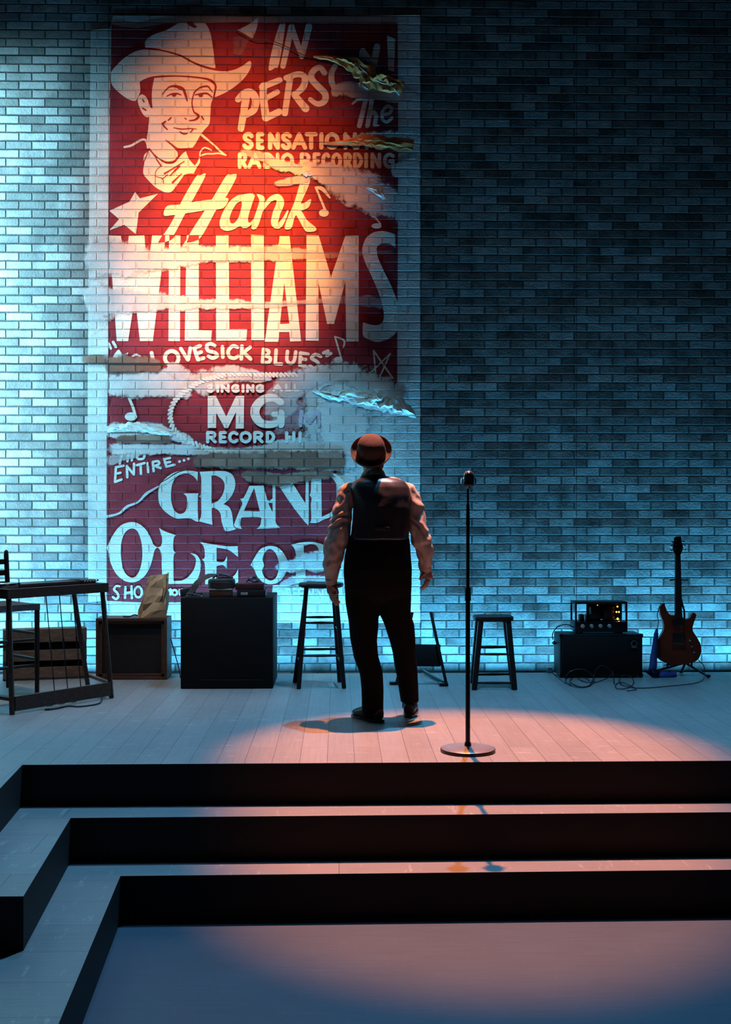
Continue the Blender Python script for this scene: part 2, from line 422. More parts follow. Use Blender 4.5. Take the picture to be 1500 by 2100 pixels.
mb = MB().box((0, 5.35, z3-.05), (11.2, 10.0, .1)); tag(mb.build('floor', 'floor', smooth=False), kind='structure')
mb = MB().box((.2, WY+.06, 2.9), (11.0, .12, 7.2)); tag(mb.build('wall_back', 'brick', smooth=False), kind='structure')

# ================================================================== the painted poster
LAYER = .002
def crop(x0, y0, s): return lambda x, y: (x0+x/s, y0+y/s)
cA = crop(210, 30, 4.6875); cB = crop(210, 220, 4.6875); cC = crop(470, 30, 3.75); cD = crop(470, 260, 3.75); cE = crop(170, 350, 3.75)
cF = crop(170, 560, 3.75); cG = crop(470, 460, 3.75); cH = crop(470, 660, 3.75); cI = crop(170, 740, 3.75); cJ = crop(200, 940, 1500/280); cK = crop(440, 920, 1500/280)
cP = crop(0, 0, 1)
mural = thing('painted_mural', 'faded red and cream music show poster painted on the brick wall', 'mural', AT(540, 650, WY))
class Paint:
    def __init__(s, layer): s.mb = MB(); s.y = WY-LAYER*layer; s.cov = []; s.k = 0
    def W(s, p):
        q = AT(p[0], p[1], WY); return (q.x, s.y-.00013*(s.k % 12), q.z)
    def poly(s, c, pts, holes=(), smooth=True, n=5):
        s.k += 1
        f = (lambda q: spl(q, True, n)) if smooth else (lambda q: [(p[0], p[1]) for p in q])
        loops = [[c(*p[:2]) for p in f(l)] for l in [pts]+list(holes)]
        tris = geometry.tessellate_polygon([[Vector((x, y, 0)) for x, y in l] for l in loops])
        s.mb.add([s.W(p) for l in loops for p in l], [tuple(t) for t in tris]); return s
    def line(s, c, pts, w, smooth=True, cap=True):
        """brush stroke; w one width or one per point, in crop units"""
        s.k += 1; k = len(pts); ws = list(w) if isinstance(w, (list, tuple)) else [w]*k
        n = 6 if (smooth and k > 2) else 1
        P = spl(pts, n=n) if n > 1 else [(p[0], p[1]) for p in pts]
        Wd = []
        for i in range(len(P)):
            t = i/n; a = min(int(t), k-1); b = min(a+1, k-1); Wd.append(lerp(ws[a], ws[b], t-a))
        L = []; Rr = []
        for i, p in enumerate(P):
            q0 = P[max(i-1, 0)]; q1 = P[min(i+1, len(P)-1)]
            dx, dy = q1[0]-q0[0], q1[1]-q0[1]; l = math.hypot(dx, dy) or 1; nx, ny = -dy/l, dx/l; h = Wd[i]/2
            L.append((p[0]+nx*h, p[1]+ny*h)); Rr.append((p[0]-nx*h, p[1]-ny*h))
        m = len(P)
        s.mb.add([s.W(c(*p)) for p in L+Rr], [(i, i+1, m+i+1, m+i) for i in range(m-1)])
        if cap:
            for e, o in ((0, 1), (m-1, m-2)):
                h = Wd[e]/2
                if h*1.0 > 1: s.dot(c, P[e], h*.98, h*.98)
        return s
    def dot(s, c, p, rx, ry, n=14):
        s.k += 1
        s.mb.add([s.W(c(p[0]+rx*math.cos(2*PI*i/n), p[1]+ry*math.sin(2*PI*i/n))) for i in range(n)], [tuple(range(n))]); return s
    def ring(s, c, p, rx, ry, w, n=28):
        pts = [(p[0]+rx*math.cos(2*PI*i/n), p[1]+ry*math.sin(2*PI*i/n)) for i in range(n+1)]
        return s.line(c, pts, w, smooth=False, cap=False)
    def smear(s, c, pts, hw, al):
        """brushed patch that thins out at its rim"""
        s.k += 1; k = len(pts); n = 8; P = spl(pts, n=n); rows = []; cov = []
        for i, p in enumerate(P):
            t = i/n; a = min(int(t), k-1); b = min(a+1, k-1); h = lerp(hw[a], hw[b], t-a); A = lerp(al[a], al[b], t-a) if isinstance(al, (list, tuple)) else al
            q0 = P[max(i-1, 0)]; q1 = P[min(i+1, len(P)-1)]; dx, dy = q1[0]-q0[0], q1[1]-q0[1]; l = math.hypot(dx, dy) or 1; nx, ny = -dy/l, dx/l
            endf = min(1, i/3, (len(P)-1-i)/3)
            for j, cv in ((-1.45, -.3), (-.7, .9), (0, 1.5), (.7, .9), (1.45, -.3)):
                rows.append((p[0]+nx*h*j, p[1]+ny*h*j)); cov.append((cv*endf, A))
        m = len(P); s.mb.add([s.W(c(*p)) for p in rows], [(i*5+j, i*5+j+1, (i+1)*5+j+1, (i+1)*5+j) for i in range(m-1) for j in range(4)])
        s.cov += cov; return s
    def done(s, name, m, label=None):
        o = s.mb.build(name, m, mural, smooth=False, fix=False)
        me = o.data; bm = bmesh.new(); bm.from_mesh(me)
        for f in bm.faces:
            f.normal_update()
            if f.normal.y > 0: f.normal_flip()
        bm.to_mesh(me); bm.free()
        if s.cov:
            at = me.color_attributes.new('cover', 'FLOAT_COLOR', 'POINT')
            for i, (cv, A) in enumerate(s.cov): at.data[i].color = (cv, cv, cv, A)
        if label: o['label'] = label
        return o
FONT = {
 'S': [[(1, .14), (.72, 0), (.25, .03), (.05, .22), (.3, .43), (.75, .57), (.97, .78), (.7, .99), (.25, .98), (0, .84)]],
 'E': [[(0, 0), (0, 1)], [(0, 0), (.95, 0)], [(0, .5), (.8, .5)], [(0, 1), (1, 1)]],
 'N': [[(0, 1), (0, 0)], [(0, 0), (1, 1)], [(1, 1), (1, 0)]],
 'A': [[(0, 1), (.5, 0)], [(.5, 0), (1, 1)], [(.2, .66), (.8, .66)]],
 'T': [[(0, 0), (1, 0)], [(.5, 0), (.5, 1)]], 'I': [[(.5, 0), (.5, 1)]], 'L': [[(0, 0), (0, 1)], [(0, 1), (1, 1)]],
 'O': [[(.5, 0), (.14, .15), (0, .5), (.14, .85), (.5, 1), (.86, .85), (1, .5), (.86, .15), (.5, 0)]],
 'R': [[(0, 1), (0, 0)], [(0, 0), (.7, .02), (.95, .25), (.7, .5), (0, .52)], [(.4, .52), (1, 1)]],
 'D': [[(0, 1), (0, 0)], [(0, 0), (.6, .05), (1, .5), (.6, .95), (0, 1)]],
 'C': [[(1, .15), (.6, 0), (.15, .15), (0, .5), (.15, .85), (.6, 1), (1, .85)]],
 'G': [[(1, .15), (.6, 0), (.15, .15), (0, .5), (.15, .85), (.6, 1), (1, .85)], [(1, .88), (1, .55)], [(.6, .55), (1, .55)]],
 'H': [[(0, 0), (0, 1)], [(1, 0), (1, 1)], [(0, .5), (1, .5)]],
}
def word(p, c, chars, y0, y1, w, slope=0):
    for ch, x0, x1 in chars:
        h = w/2
        for st in FONT[ch]:
            pts = [(lerp(x0+h, x1-h, a), lerp(y0+h, y1-h, b)+slope*(lerp(x0, x1, a)-chars[0][1])) for a, b in st]
            p.line(c, pts, w, smooth=len(pts) > 3)
# ---- grounds
p = Paint(1)
p.poly(cP, [(186, 62), (226, 58), (232, 32), (500, 34), (700, 33), (863, 31), (863, 1277), (700, 1278), (556, 1277), (222, 1268), (218, 1232), (181, 1235), (180, 800)], smooth=False)
p.done('painted_border', 'white', 'worn white painted border')
p = Paint(2)
p.poly(cP, [(229, 50), (250, 55), (280, 59), (310, 54), (340, 49), (470, 47), (580, 46), (816, 47), (817, 300), (816, 560), (815, 785, 1), (800, 794), (778, 793), (755, 780), (730, 770), (700, 760), (690, 800), (690, 960), (690, 1000), (690, 1190), (640, 1197), (600, 1197), (560, 1200), (556, 1232), (300, 1236), (219, 1232), (219, 900), (222, 760), (222, 500), (226, 200)], smooth=False)
p.done('red_ground', 'red', 'deep red painted ground')
# ---- portrait
p = Paint(3)
p.poly(cA, [(415, 320, 1), (412, 270), (440, 225), (520, 185), (620, 150), (690, 110), (745, 78, 1), (985, 78, 1), (1020, 130), (1045, 200), (1060, 290), (1075, 400), (1088, 500), (1085, 518, 1), (1040, 510), (940, 480), (850, 440), (770, 395), (690, 368), (590, 343), (480, 322)])
p.poly(cA, [(420, 340), (560, 352), (680, 382), (760, 409), (850, 460), (950, 505), (1060, 535), (1170, 548), (1260, 535), (1340, 500), (1400, 457), (1425, 450), (1433, 485), (1410, 550), (1350, 630), (1260, 705), (1170, 760), (1080, 798, 1), (1098, 720), (1100, 688), (1080, 648), (1030, 618), (940, 602), (830, 592), (700, 587), (560, 589), (470, 600), (400, 625), (360, 650, 1), (365, 700), (365, 745), (340, 800), (325, 826), (300, 832), (240, 810), (160, 750), (110, 700), (85, 655, 1), (85, 556, 1), (120, 510), (200, 430), (290, 370), (360, 345)])
def AB(pts): return pts
face = [(500, 612, 1), (700, 600), (900, 614), (1010, 634), (1066, 670), (1082, 700), (1074, 760), (1062, 810), (1045, 870), (1040, 950), (1030, 1050), (985, 1106), (945, 1156), (910, 1221), (870, 1281, 1), (740, 1288, 1), (680, 1262), (640, 1236, 1), (690, 1286), (725, 1331), (720, 1381), (690, 1413), (620, 1423), (560, 1391), (500, 1341), (455, 1286, 1), (435, 1251), (430, 1191), (440, 1121), (450, 991), (450, 890, 1), (485, 905, 1), (478, 830), (478, 750), (485, 690)]
p.poly(cA, face)
p.poly(cA, [(345, 800), (380, 770), (420, 790), (445, 840), (465, 900), (460, 960), (435, 990), (400, 970), (370, 920), (345, 850)])
p.poly(cB, [(445, 425, 1), (405, 460), (398, 510), (405, 540), (395, 600), (400, 650), (440, 700), (500, 760), (560, 800), (630, 825), (680, 800), (740, 720), (790, 650, 1), (830, 640), (880, 640, 1), (910, 580), (940, 530), (935, 480, 1), (915, 530), (890, 562, 1), (850, 520), (825, 480), (805, 425, 1), (770, 450), (730, 500), (690, 540), (620, 545), (570, 520), (520, 480), (470, 420)])
p.line(cB, [(215, 385), (280, 370), (350, 330), (400, 312), (430, 340), (440, 390)], 22)
p.line(cB, [(950, 265), (1020, 320), (1080, 370), (1130, 420), (1190, 465)], [24, 18, 16, 18, 12])
p.line(cB, [(1190, 463), (1120, 445), (1060, 450), (1000, 450), (940, 470)], 13); p.line(cB, [(940, 470), (945, 430), (985, 390), (1050, 415)], 13)
port = p.done('cowboy_portrait', 'cream', 'smiling man in a cowboy hat and neckerchief')
p = Paint(4)
p.poly(cA, [(815, 80), (840, 108), (880, 130), (905, 128), (905, 112), (885, 98), (870, 80)])
for pts, wd in (([(580, 772), (610, 730), (650, 697), (700, 690), (745, 705), (780, 722), (800, 770), (818, 832)], [8, 12, 16, 22, 34, 26, 26, 12]),
                ([(620, 788), (670, 765), (720, 762), (760, 776)], [8, 14, 16, 8]), ([(880, 752), (940, 705), (1010, 692), (1040, 720), (1062, 748)], [8, 14, 16, 12, 6]),
                ([(890, 775), (950, 764), (1010, 762), (1058, 798)], [8, 16, 16, 10]), ([(915, 722), (888, 752), (870, 800), (864, 850), (870, 900), (885, 940), (922, 968), (922, 990), (890, 1015), (838, 1022)], [12, 12, 12, 12, 12, 14, 22, 26, 18, 10]),
                ([(958, 982), (976, 1012)], 14), ([(795, 1000), (808, 1008)], 10), ([(388, 818), (402, 842)], 12), ([(388, 902), (420, 922)], 14),
                ([(578, 1052), (608, 1030)], 16), ([(636, 1018), (662, 994)], 13), ([(1085, 690), (1082, 740), (1070, 800)], 8),
                ([(578, 1050), (600, 1082), (628, 1108)], [18, 16, 10]), ([(688, 1090), (760, 1103), (850, 1098), (908, 1103)], [8, 12, 10, 6]), ([(872, 1108), (850, 1132)], 12), ([(748, 1130), (788, 1150), (822, 1142)], [12, 14, 8])):
    p.line(cA, pts, wd)
p.dot(cA, (692, 775), 22, 18); p.dot(cA, (948, 780), 22, 17)
p.poly(cB, [(605, 313), (660, 345), (720, 390), (745, 396), (800, 402), (790, 430), (738, 472), (722, 430), (690, 392), (640, 348)])
for pts, wd in (([(402, 525), (440, 432)], 8), ([(450, 400), (520, 485)], [8, 16]), ([(520, 500), (570, 570)], 12), ([(560, 570), (515, 620), (510, 700), (510, 745)], 6), ([(515, 668), (580, 690), (590, 732)], 7),
                ([(600, 640), (700, 580), (790, 522)], [18, 12, 8]), ([(650, 662), (740, 570)], [8, 22]), ([(678, 725), (765, 640)], [22, 8]), ([(560, 503), (620, 530), (690, 520), (720, 480)], [6, 16, 14, 6]), ([(580, 690), (630, 650)], 8)):
    p.line(cB, pts, wd)
p.done('portrait_linework', 'red', 'dark red drawn lines of face and neckerchief')
# ---- star, music notes
p = Paint(3); p.poly(cE, [(403, 165), (440, 215), (577, 180), (430, 325), (410, 490), (320, 418), (205, 460), (280, 375), (205, 310), (360, 240)], smooth=False); p.done('star', 'cream', 'solid cream star')
p = Paint(3); p.line(cH, [(1112, 222), (1258, 432)], 13); p.line(cH, [(1258, 432), (1045, 435)], 12); p.line(cH, [(1045, 435), (1240, 245)], 12); p.line(cH, [(1240, 245), (1135, 480)], 12); p.line(cH, [(1135, 480), (1112, 222)], 12); p.done('star', 'cream', 'outlined star')
def note(c, head, rx, ry, pts, w, flag=None, fw=None, lay=5):
    p = Paint(lay); p.dot(c, head, rx, ry); p.line(c, pts, w)
    if flag: p.line(c, flag, fw)
    p.done('music_note', 'cream')
note(cD, (730, 665), 38, 30, [(745, 655), (668, 470)], 17, [(668, 470), (720, 482), (775, 548)], [18, 32, 14])
note(cD, (1135, 765), 40, 21, [(1165, 750), (1085, 650)], 13)
note(cH, (840, 295), 34, 25, [(868, 300), (815, 115)], 13, [(815, 115), (885, 145), (880, 200)], [10, 16, 10], 4)
note(cI, (372, 430), 48, 33, [(408, 430), (388, 360), (360, 292)], 21, lay=7)
# ---- lettering
p = Paint(4)
p.poly(cC, [(385, 88), (408, 80), (432, 92), (385, 380), (355, 412), (305, 425), (335, 260)]); p.line(cC, [(482, 95), (415, 400)], [48, 42]); p.line(cC, [(480, 100), (560, 320)], [46, 40]); p.line(cC, [(615, 95), (560, 325)], [52, 44]); p.done('lettering', 'cream')
p = Paint(4)
p.line(cC, [(138, 605), (92, 880)], [62, 50]); p.line(cC, [(70, 655), (120, 605), (175, 605), (205, 660), (190, 735), (130, 775)], [48, 52, 58, 60, 56, 46])
p.line(cC, [(265, 550), (265, 650), (285, 795)], [54, 58, 62]); p.line(cC, [(255, 560), (390, 507)], [50, 46]); p.line(cC, [(270, 655), (372, 598)], 42); p.line(cC, [(285, 798), (385, 750)], 52)
p.line(cC, [(470, 490), (430, 765)], [50, 46]); p.line(cC, [(440, 490), (530, 462), (582, 485), (570, 560), (500, 625)], [44, 46, 50, 52, 40]); p.line(cC, [(500, 615), (590, 725)], [46, 60])
p.line(cC, [(735, 452), (700, 410), (650, 435), (632, 490), (680, 550), (738, 610), (735, 668), (680, 690), (625, 655)], [44, 42, 46, 50, 52, 50, 48, 42, 36])
p.line(cC, [(818, 398), (790, 450), (792, 530), (822, 580)], [40, 44, 46, 40])
p.line(cC, [(1030, 285), (1015, 390)], 52); p.line(cC, [(1035, 290), (1115, 400)], 46); p.line(cC, [(1138, 250), (1115, 390)], 50)
p.poly(cC, [(1215, 165), (1245, 175), (1278, 192), (1270, 440), (1225, 430)], smooth=False); p.done('lettering', 'cream')
p = Paint(4)
p.line(cC, [(948, 690), (1000, 655), (1070, 662)], [14, 26, 20]); p.line(cC, [(1050, 665), (1002, 858)], [34, 38]); p.line(cC, [(1098, 665), (1065, 860)], 34); p.line(cC, [(1075, 790), (1110, 752), (1132, 785), (1122, 850), (1150, 855)], [22, 30, 32, 32, 12])
p.line(cC, [(1180, 772), (1235, 760), (1250, 722), (1215, 708), (1180, 750), (1180, 808), (1215, 828), (1252, 798)], 25); p.done('lettering', 'cream')
p = Paint(4); word(p, cD, [('S', 102, 192), ('E', 208, 275), ('N', 300, 392), ('S', 398, 485), ('A', 478, 602), ('T', 580, 684), ('I', 695, 726), ('O', 735, 852), ('N', 878, 985), ('A', 970, 1078), ('L', 1120, 1185)], 44, 180, 33); p.done('lettering', 'cream')
p = Paint(4); word(p, cD, [('R', 68, 142), ('A', 142, 250), ('D', 264, 350), ('I', 360, 390), ('O', 398, 500), ('R', 545, 630), ('E', 643, 706), ('C', 710, 782), ('O', 785, 870), ('R', 880, 948), ('D', 954, 1032), ('I', 1040, 1070), ('N', 1088, 1172), ('G', 1184, 1276)], 200, 326, 29); p.done('lettering', 'cream')
p = Paint(5)
p.poly(cE, [(868, 54), (905, 38), (942, 47), (790, 330), (700, 500), (655, 545), (578, 556), (600, 520), (640, 470), (700, 370), (760, 240)])
p.poly(cE, [(1100, 48), (1135, 35), (1185, 42), (1110, 190), (1030, 300), (905, 520), (800, 578), (768, 582), (800, 530), (860, 430), (900, 370), (1000, 215)])
p.poly(cE, [(650, 275), (760, 262), (900, 235), (1000, 225), (1118, 215), (1080, 290), (960, 305), (800, 330), (690, 345), (625, 345)])
p.poly(cE, [(1240, 185), (1190, 195), (1130, 240), (1080, 320), (1055, 390), (1060, 440), (1090, 462), (1120, 465), (1160, 455), (1210, 430), (1232, 445, 1), (1270, 440), (1310, 400), (1335, 345, 1), (1310, 380), (1288, 402), (1272, 390), (1280, 330), (1325, 195, 1), (1300, 178)], [[(1215, 240), (1180, 260), (1145, 320), (1130, 370), (1140, 405), (1165, 405), (1195, 370), (1215, 310), (1225, 260)]])
p.poly(cD, [(215, 522), (255, 530), (278, 560), (262, 640), (218, 775), (172, 782), (198, 690), (228, 600), (232, 560)])
p.line(cD, [(252, 650), (315, 565), (375, 545), (395, 590), (365, 670), (352, 745), (385, 762), (425, 710), (452, 650)], [16, 36, 50, 60, 58, 56, 44, 26, 12])
p.poly(cD, [(560, 385), (605, 395), (622, 430), (562, 570), (505, 700), (480, 782), (430, 786), (445, 720), (500, 590), (545, 440)])
p.poly(cD, [(520, 605), (575, 590), (630, 558), (612, 622), (545, 655), (505, 690)])
p.poly(cD, [(505, 650), (555, 650), (600, 720), (668, 778), (660, 806), (600, 810), (575, 785), (545, 730)]); p.done('lettering', 'cream')
p = Paint(4)
P_ = lambda c, q, h=(): p.poly(c, q, h, smooth=False)
P_(cE, [(203, 500), (295, 503), (325, 800), (355, 503), (475, 500), (497, 790), (535, 500), (640, 500), (540, 1312), (440, 1312), (403, 968), (350, 1312), (262, 1312)])
P_(cE, [(665, 498), (752, 498), (748, 1312), (660, 1312)]); P_(cE, [(800, 497), (893, 497), (893, 1228), (993, 1230), (988, 1308), (785, 1308)]); P_(cE, [(1025, 497), (1122, 497), (1128, 1220), (1265, 1220), (1258, 1308), (1027, 1308)])
P_(cG, [(170, 82), (268, 86), (272, 893), (172, 893)]); P_(cG, [(390, 88), (465, 88), (555, 900), (470, 903), (465, 830), (385, 830), (382, 905), (275, 905)], [[(425, 450), (465, 765), (392, 768)]])
P_(cG, [(597, 85), (690, 88), (785, 405), (895, 90), (997, 88), (997, 903), (902, 903), (895, 440), (808, 768), (755, 768), (688, 450), (690, 898), (590, 895)])
p.poly(cG, [(1278, 80, 1), (1200, 55), (1120, 62), (1060, 100), (1032, 160), (1025, 220), (1050, 300), (1110, 430), (1170, 580), (1190, 680), (1185, 745), (1150, 775), (1100, 775), (1030, 755, 1), (1030, 850), (1060, 880), (1130, 905), (1200, 895), (1260, 860), (1295, 820, 1), (1295, 600, 1), (1250, 480), (1200, 380), (1150, 270), (1138, 220), (1140, 175), (1180, 150), (1240, 155), (1278, 185, 1)]); p.done('lettering', 'cream')
p = Paint(6)
for q in ([(612, 500), (634, 498), (634, 550), (580, 556)], [(667, 500), (715, 500), (700, 515), (668, 540)], [(820, 498), (895, 498), (895, 530), (850, 548), (800, 556)]): P_(cE, q)
p.done('counterchanged_tips', 'red', 'red tips where script crosses block letters')
p = Paint(4)
p.line(cF, [(200, 545), (216, 580)], 22); p.line(cF, [(235, 532), (255, 568)], 22)
p.poly(cF, [(235, 655), (275, 590), (310, 628), (350, 612), (325, 658)]); p.line(cF, [(385, 640), (410, 628), (440, 640)], 16); p.line(cF, [(530, 615), (545, 690)], 30)
p.ring(cF, (685, 655), 52, 54, 31)
for pts in ([(755, 582), (808, 668)], [(812, 668), (828, 575)], [(858, 580), (885, 665)], [(856, 578), (905, 560)], [(870, 625), (912, 608)], [(886, 668), (930, 655)], [(1015, 560), (985, 545), (955, 560), (965, 598), (1015, 612), (1035, 638), (1000, 655), (968, 640)], [(1075, 568), (1078, 648)],
            [(1190, 572), (1155, 562), (1120, 600), (1128, 642), (1165, 656), (1195, 640)], [(1225, 562), (1220, 662)], [(1288, 572), (1230, 618)], [(1238, 612), (1292, 662)]): p.line(cF, pts, 28)
for pts in ([(265, 215), (258, 308)], [(265, 212), (305, 225), (298, 252), (265, 260)], [(265, 260), (316, 278), (306, 312), (258, 314)], [(363, 218), (356, 322)], [(356, 322), (405, 326)], [(450, 228), (446, 295), (475, 322), (502, 298), (514, 232)], [(550, 240), (545, 335)], [(550, 240), (608, 250)], [(548, 285), (590, 290)], [(545, 335), (590, 341)],
            [(705, 268), (665, 252), (635, 280), (680, 310), (686, 342), (652, 358), (622, 338)], [(728, 240), (762, 225)], [(752, 262), (783, 245)]): p.line(cH, pts, 27)
p.done('lettering', 'cream')
# ---- rope loop, record lines
p = Paint(10)
rope = [(614, 768), (578, 769), (542, 769), (497, 767), (465, 769), (437, 776), (412, 783), (394, 794), (374, 808), (360, 822), (353, 836), (350, 852), (354, 873), (367, 892), (394, 907), (423, 919), (444, 925), (468, 928)]
rp = spl(rope, n=14); acc = 0
for i in range(1, len(rp)-1):
    dx, dy = rp[i][0]-rp[i-1][0], rp[i][1]-rp[i-1][1]; acc += math.hypot(dx, dy)
    if acc > 7.2:
        acc = 0; a = math.atan2(dy, dx)+R(42)
        p.line(cP, [(rp[i][0]-5.2*math.cos(a), rp[i][1]-5.2*math.sin(a)), (rp[i][0]+5.2*math.cos(a), rp[i][1]+5.2*math.sin(a))], 5)
p.done('rope_border', 'cream', 'painted lasso rope loop')
p = Paint(10)
word(p, cI, [('S', 955, 1012), ('I', 1028, 1052), ('N', 1062, 1132), ('G', 1142, 1208), ('I', 1222, 1246), ('N', 1258, 1322), ('G', 1330, 1396)], 180, 248, 22); word(p, cH, [('A', 335, 415), ('L', 432, 484), ('L', 498, 545)], 478, 540, 18); p.done('lettering', 'cream')
p = Paint(13)
for pts in ([(550, 800), (556, 690)], [(556, 690), (620, 770)], [(620, 770), (686, 690)], [(686, 690), (692, 800)]): p.line(cH, pts, 27)
p.done('lettering', 'lilac', 'ghost of a painted letter almost brushed away')
p = Paint(10)
P_(cI, [(963, 272), (1025, 270), (1105, 430), (1180, 272), (1243, 270), (1240, 522), (1178, 522), (1180, 395), (1118, 518), (1092, 518), (1028, 400), (1028, 517), (963, 517)])
p.line(cH, [(400, 620), (340, 585), (262, 600), (208, 660), (205, 725), (250, 780), (330, 790), (395, 768)], [50, 58, 64, 70, 70, 62, 54, 46]); p.line(cH, [(400, 790), (400, 705)], 58); p.line(cH, [(345, 712), (410, 712)], 40); p.done('lettering', 'cream')
p = Paint(10); word(p, cI, [('R', 950, 1032), ('E', 1048, 1112), ('C', 1120, 1200), ('O', 1205, 1302), ('R', 1312, 1392), ('D', 1408, 1482)], 540, 636, 25); word(p, cH, [('H', 432, 512), ('I', 532, 562)], 842, 934, 25); p.done('lettering', 'cream')
p = Paint(4)
for pts in ([(303, 715), (285, 790)], [(352, 715), (345, 772)], [(382, 715), (378, 765)], [(415, 738), (430, 755), (468, 750), (476, 718)]): p.line(cI, pts, 20)
for pts in ([(205, 100), (195, 258)], [(205, 98), (288, 82)], [(200, 172), (255, 158)], [(196, 258), (270, 232)], [(325, 85), (330, 208)], [(325, 85), (398, 172)], [(404, 60), (402, 178)], [(435, 76), (520, 52)], [(476, 66), (480, 172)], [(553, 52), (560, 152)], [(610, 42), (620, 142)], [(610, 40), (668, 32), (678, 62), (622, 88)], [(640, 88), (700, 108)], [(737, 10), (760, 92)], [(760, 92), (850, 70)], [(745, 50), (800, 40)], [(735, 8), (800, -4)]): p.line(cJ, pts, 27)
for q in ((745, 775), (780, 765), (813, 754)): p.dot(cI, q, 11, 11)
p.done('lettering', 'cream')
p = Paint(4)
p.poly(cJ, [(965, 165), (1030, 180), (1080, 220), (1100, 255, 1), (1105, 150, 1), (1050, 140), (960, 135), (880, 145), (800, 180), (720, 250), (680, 310), (670, 400), (680, 490), (720, 560), (790, 620), (870, 660), (950, 660), (1020, 660), (1080, 690), (1110, 697, 1), (1103, 560), (1105, 410, 1), (1112, 385, 1), (945, 385, 1), (980, 420), (987, 480), (980, 550), (960, 590), (920, 610), (880, 600), (840, 560), (815, 480), (810, 400), (820, 300), (850, 230), (900, 185)])
p.poly(cJ, [(1125, 148, 1), (1140, 220), (1140, 380), (1117, 420, 1), (1140, 450), (1140, 620), (1117, 692, 1), (1265, 730, 1), (1258, 640), (1258, 545, 1), (1300, 550), (1350, 600), (1365, 690), (1380, 740), (1400, 790), (1440, 801), (1526, 778, 1), (1496, 743), (1490, 683), (1476, 593), (1446, 533), (1386, 503, 1), (1436, 463), (1486, 393), (1511, 323), (1514, 253), (1486, 183), (1426, 148), (1346, 138)], [[(1255, 190, 1), (1300, 190), (1360, 220), (1395, 270), (1395, 340), (1370, 410), (1320, 470), (1255, 498, 1)]])
p.poly(cK, [(385, 410, 1), (325, 535), (285, 550, 1), (308, 605), (280, 670), (240, 770), (215, 840, 1), (240, 870), (302, 882, 1), (285, 835), (295, 770), (322, 755), (500, 755), (512, 800), (500, 850), (465, 882, 1), (725, 870, 1), (690, 840), (668, 790), (640, 700), (590, 590), (540, 405, 1)], [[(437, 430, 1), (325, 685, 1), (500, 690, 1)]])
p.poly(cK, [(672, 350, 1), (850, 365, 1), (1000, 600, 1), (1005, 350, 1), (1036, 350, 1), (1036, 800), (1020, 830, 1), (990, 800), (850, 620)]); P_(cK, [(640, 375), (672, 358), (672, 840), (640, 790)]); P_(cK, [(575, 560), (605, 575), (645, 545), (652, 600), (610, 595), (590, 600)])
p.poly(cK, [(1062, 330, 1), (1060, 470), (1045, 510, 1), (1068, 550), (1060, 620), (1065, 770), (1050, 815, 1), (1130, 815), (1200, 780), (1280, 750), (1350, 690), (1410, 600), (1440, 480), (1425, 370), (1350, 290), (1270, 255, 1), (1255, 292, 1), (1180, 320)], [[(1175, 330, 1), (1260, 302), (1330, 370), (1362, 470), (1350, 580), (1290, 690), (1180, 750, 1)]])
p.done('lettering', 'cream')
p = Paint(4)
p.poly(cJ, [(105, 980, 1), (140, 900), (200, 800), (270, 730), (370, 700), (460, 720), (540, 790), (590, 880), (620, 950), (662, 976, 1), (630, 1010), (610, 1090), (580, 1190), (530, 1280), (460, 1340), (380, 1362), (290, 1340), (210, 1270), (160, 1180), (130, 1090), (120, 1030)], [[(380, 770), (310, 810), (270, 900), (258, 1020), (270, 1150), (300, 1250), (360, 1305), (410, 1305), (460, 1240), (490, 1130), (495, 1020), (480, 900), (440, 800)]])
p.poly(cJ, [(680, 765, 1), (740, 800), (865, 845, 1), (840, 880), (836, 1000), (865, 1040, 1), (838, 1080), (838, 1345, 1), (930, 1340), (1000, 1300), (1060, 1220), (1085, 1130), (1070, 1080), (1020, 1040, 1), (1090, 1060), (1130, 1120), (1140, 1180), (1120, 1280), (1080, 1375, 1), (690, 1380, 1), (710, 1330), (705, 1100), (690, 1010), (660, 978, 1), (700, 960), (710, 880)])
p.poly(cK, [(-160, 1027, 1), (-20, 1050), (120, 1070), (258, 1072, 1), (260, 1190, 1), (210, 1150), (150, 1110), (25, 1088, 1), (25, 1240, 1), (100, 1245), (140, 1180, 1), (140, 1325, 1), (95, 1280), (25, 1290, 1), (20, 1440, 1), (100, 1450), (180, 1420), (230, 1380), (262, 1320, 1), (262, 1500, 1), (-100, 1490, 1), (-105, 1270), (-135, 1217, 1), (-105, 1190), (-115, 1080)])
p.poly(cK, [(398, 1280, 1), (440, 1200), (500, 1110), (570, 1075), (640, 1070), (710, 1095), (770, 1160), (800, 1220), (830, 1255, 1), (800, 1330), (760, 1410), (700, 1470), (620, 1490), (540, 1470), (470, 1400), (440, 1330)], [[(600, 1102), (550, 1150), (530, 1220), (545, 1282), (525, 1340), (550, 1410), (600, 1445), (650, 1440), (690, 1390), (710, 1300), (700, 1210), (660, 1130)]])
p.poly(cK, [(845, 1055, 1), (930, 1035), (1050, 1025), (1130, 1035), (1200, 1060), (1230, 1120), (1220, 1200), (1150, 1260), (1008, 1275, 1), (1000, 1400), (1010, 1475, 1), (885, 1480, 1), (895, 1400), (900, 1200), (880, 1100)], [[(985, 1070, 1), (1060, 1050), (1120, 1065), (1145, 1110), (1130, 1160), (990, 1215, 1)]])
p.done('lettering', 'cream')
p = Paint(4)
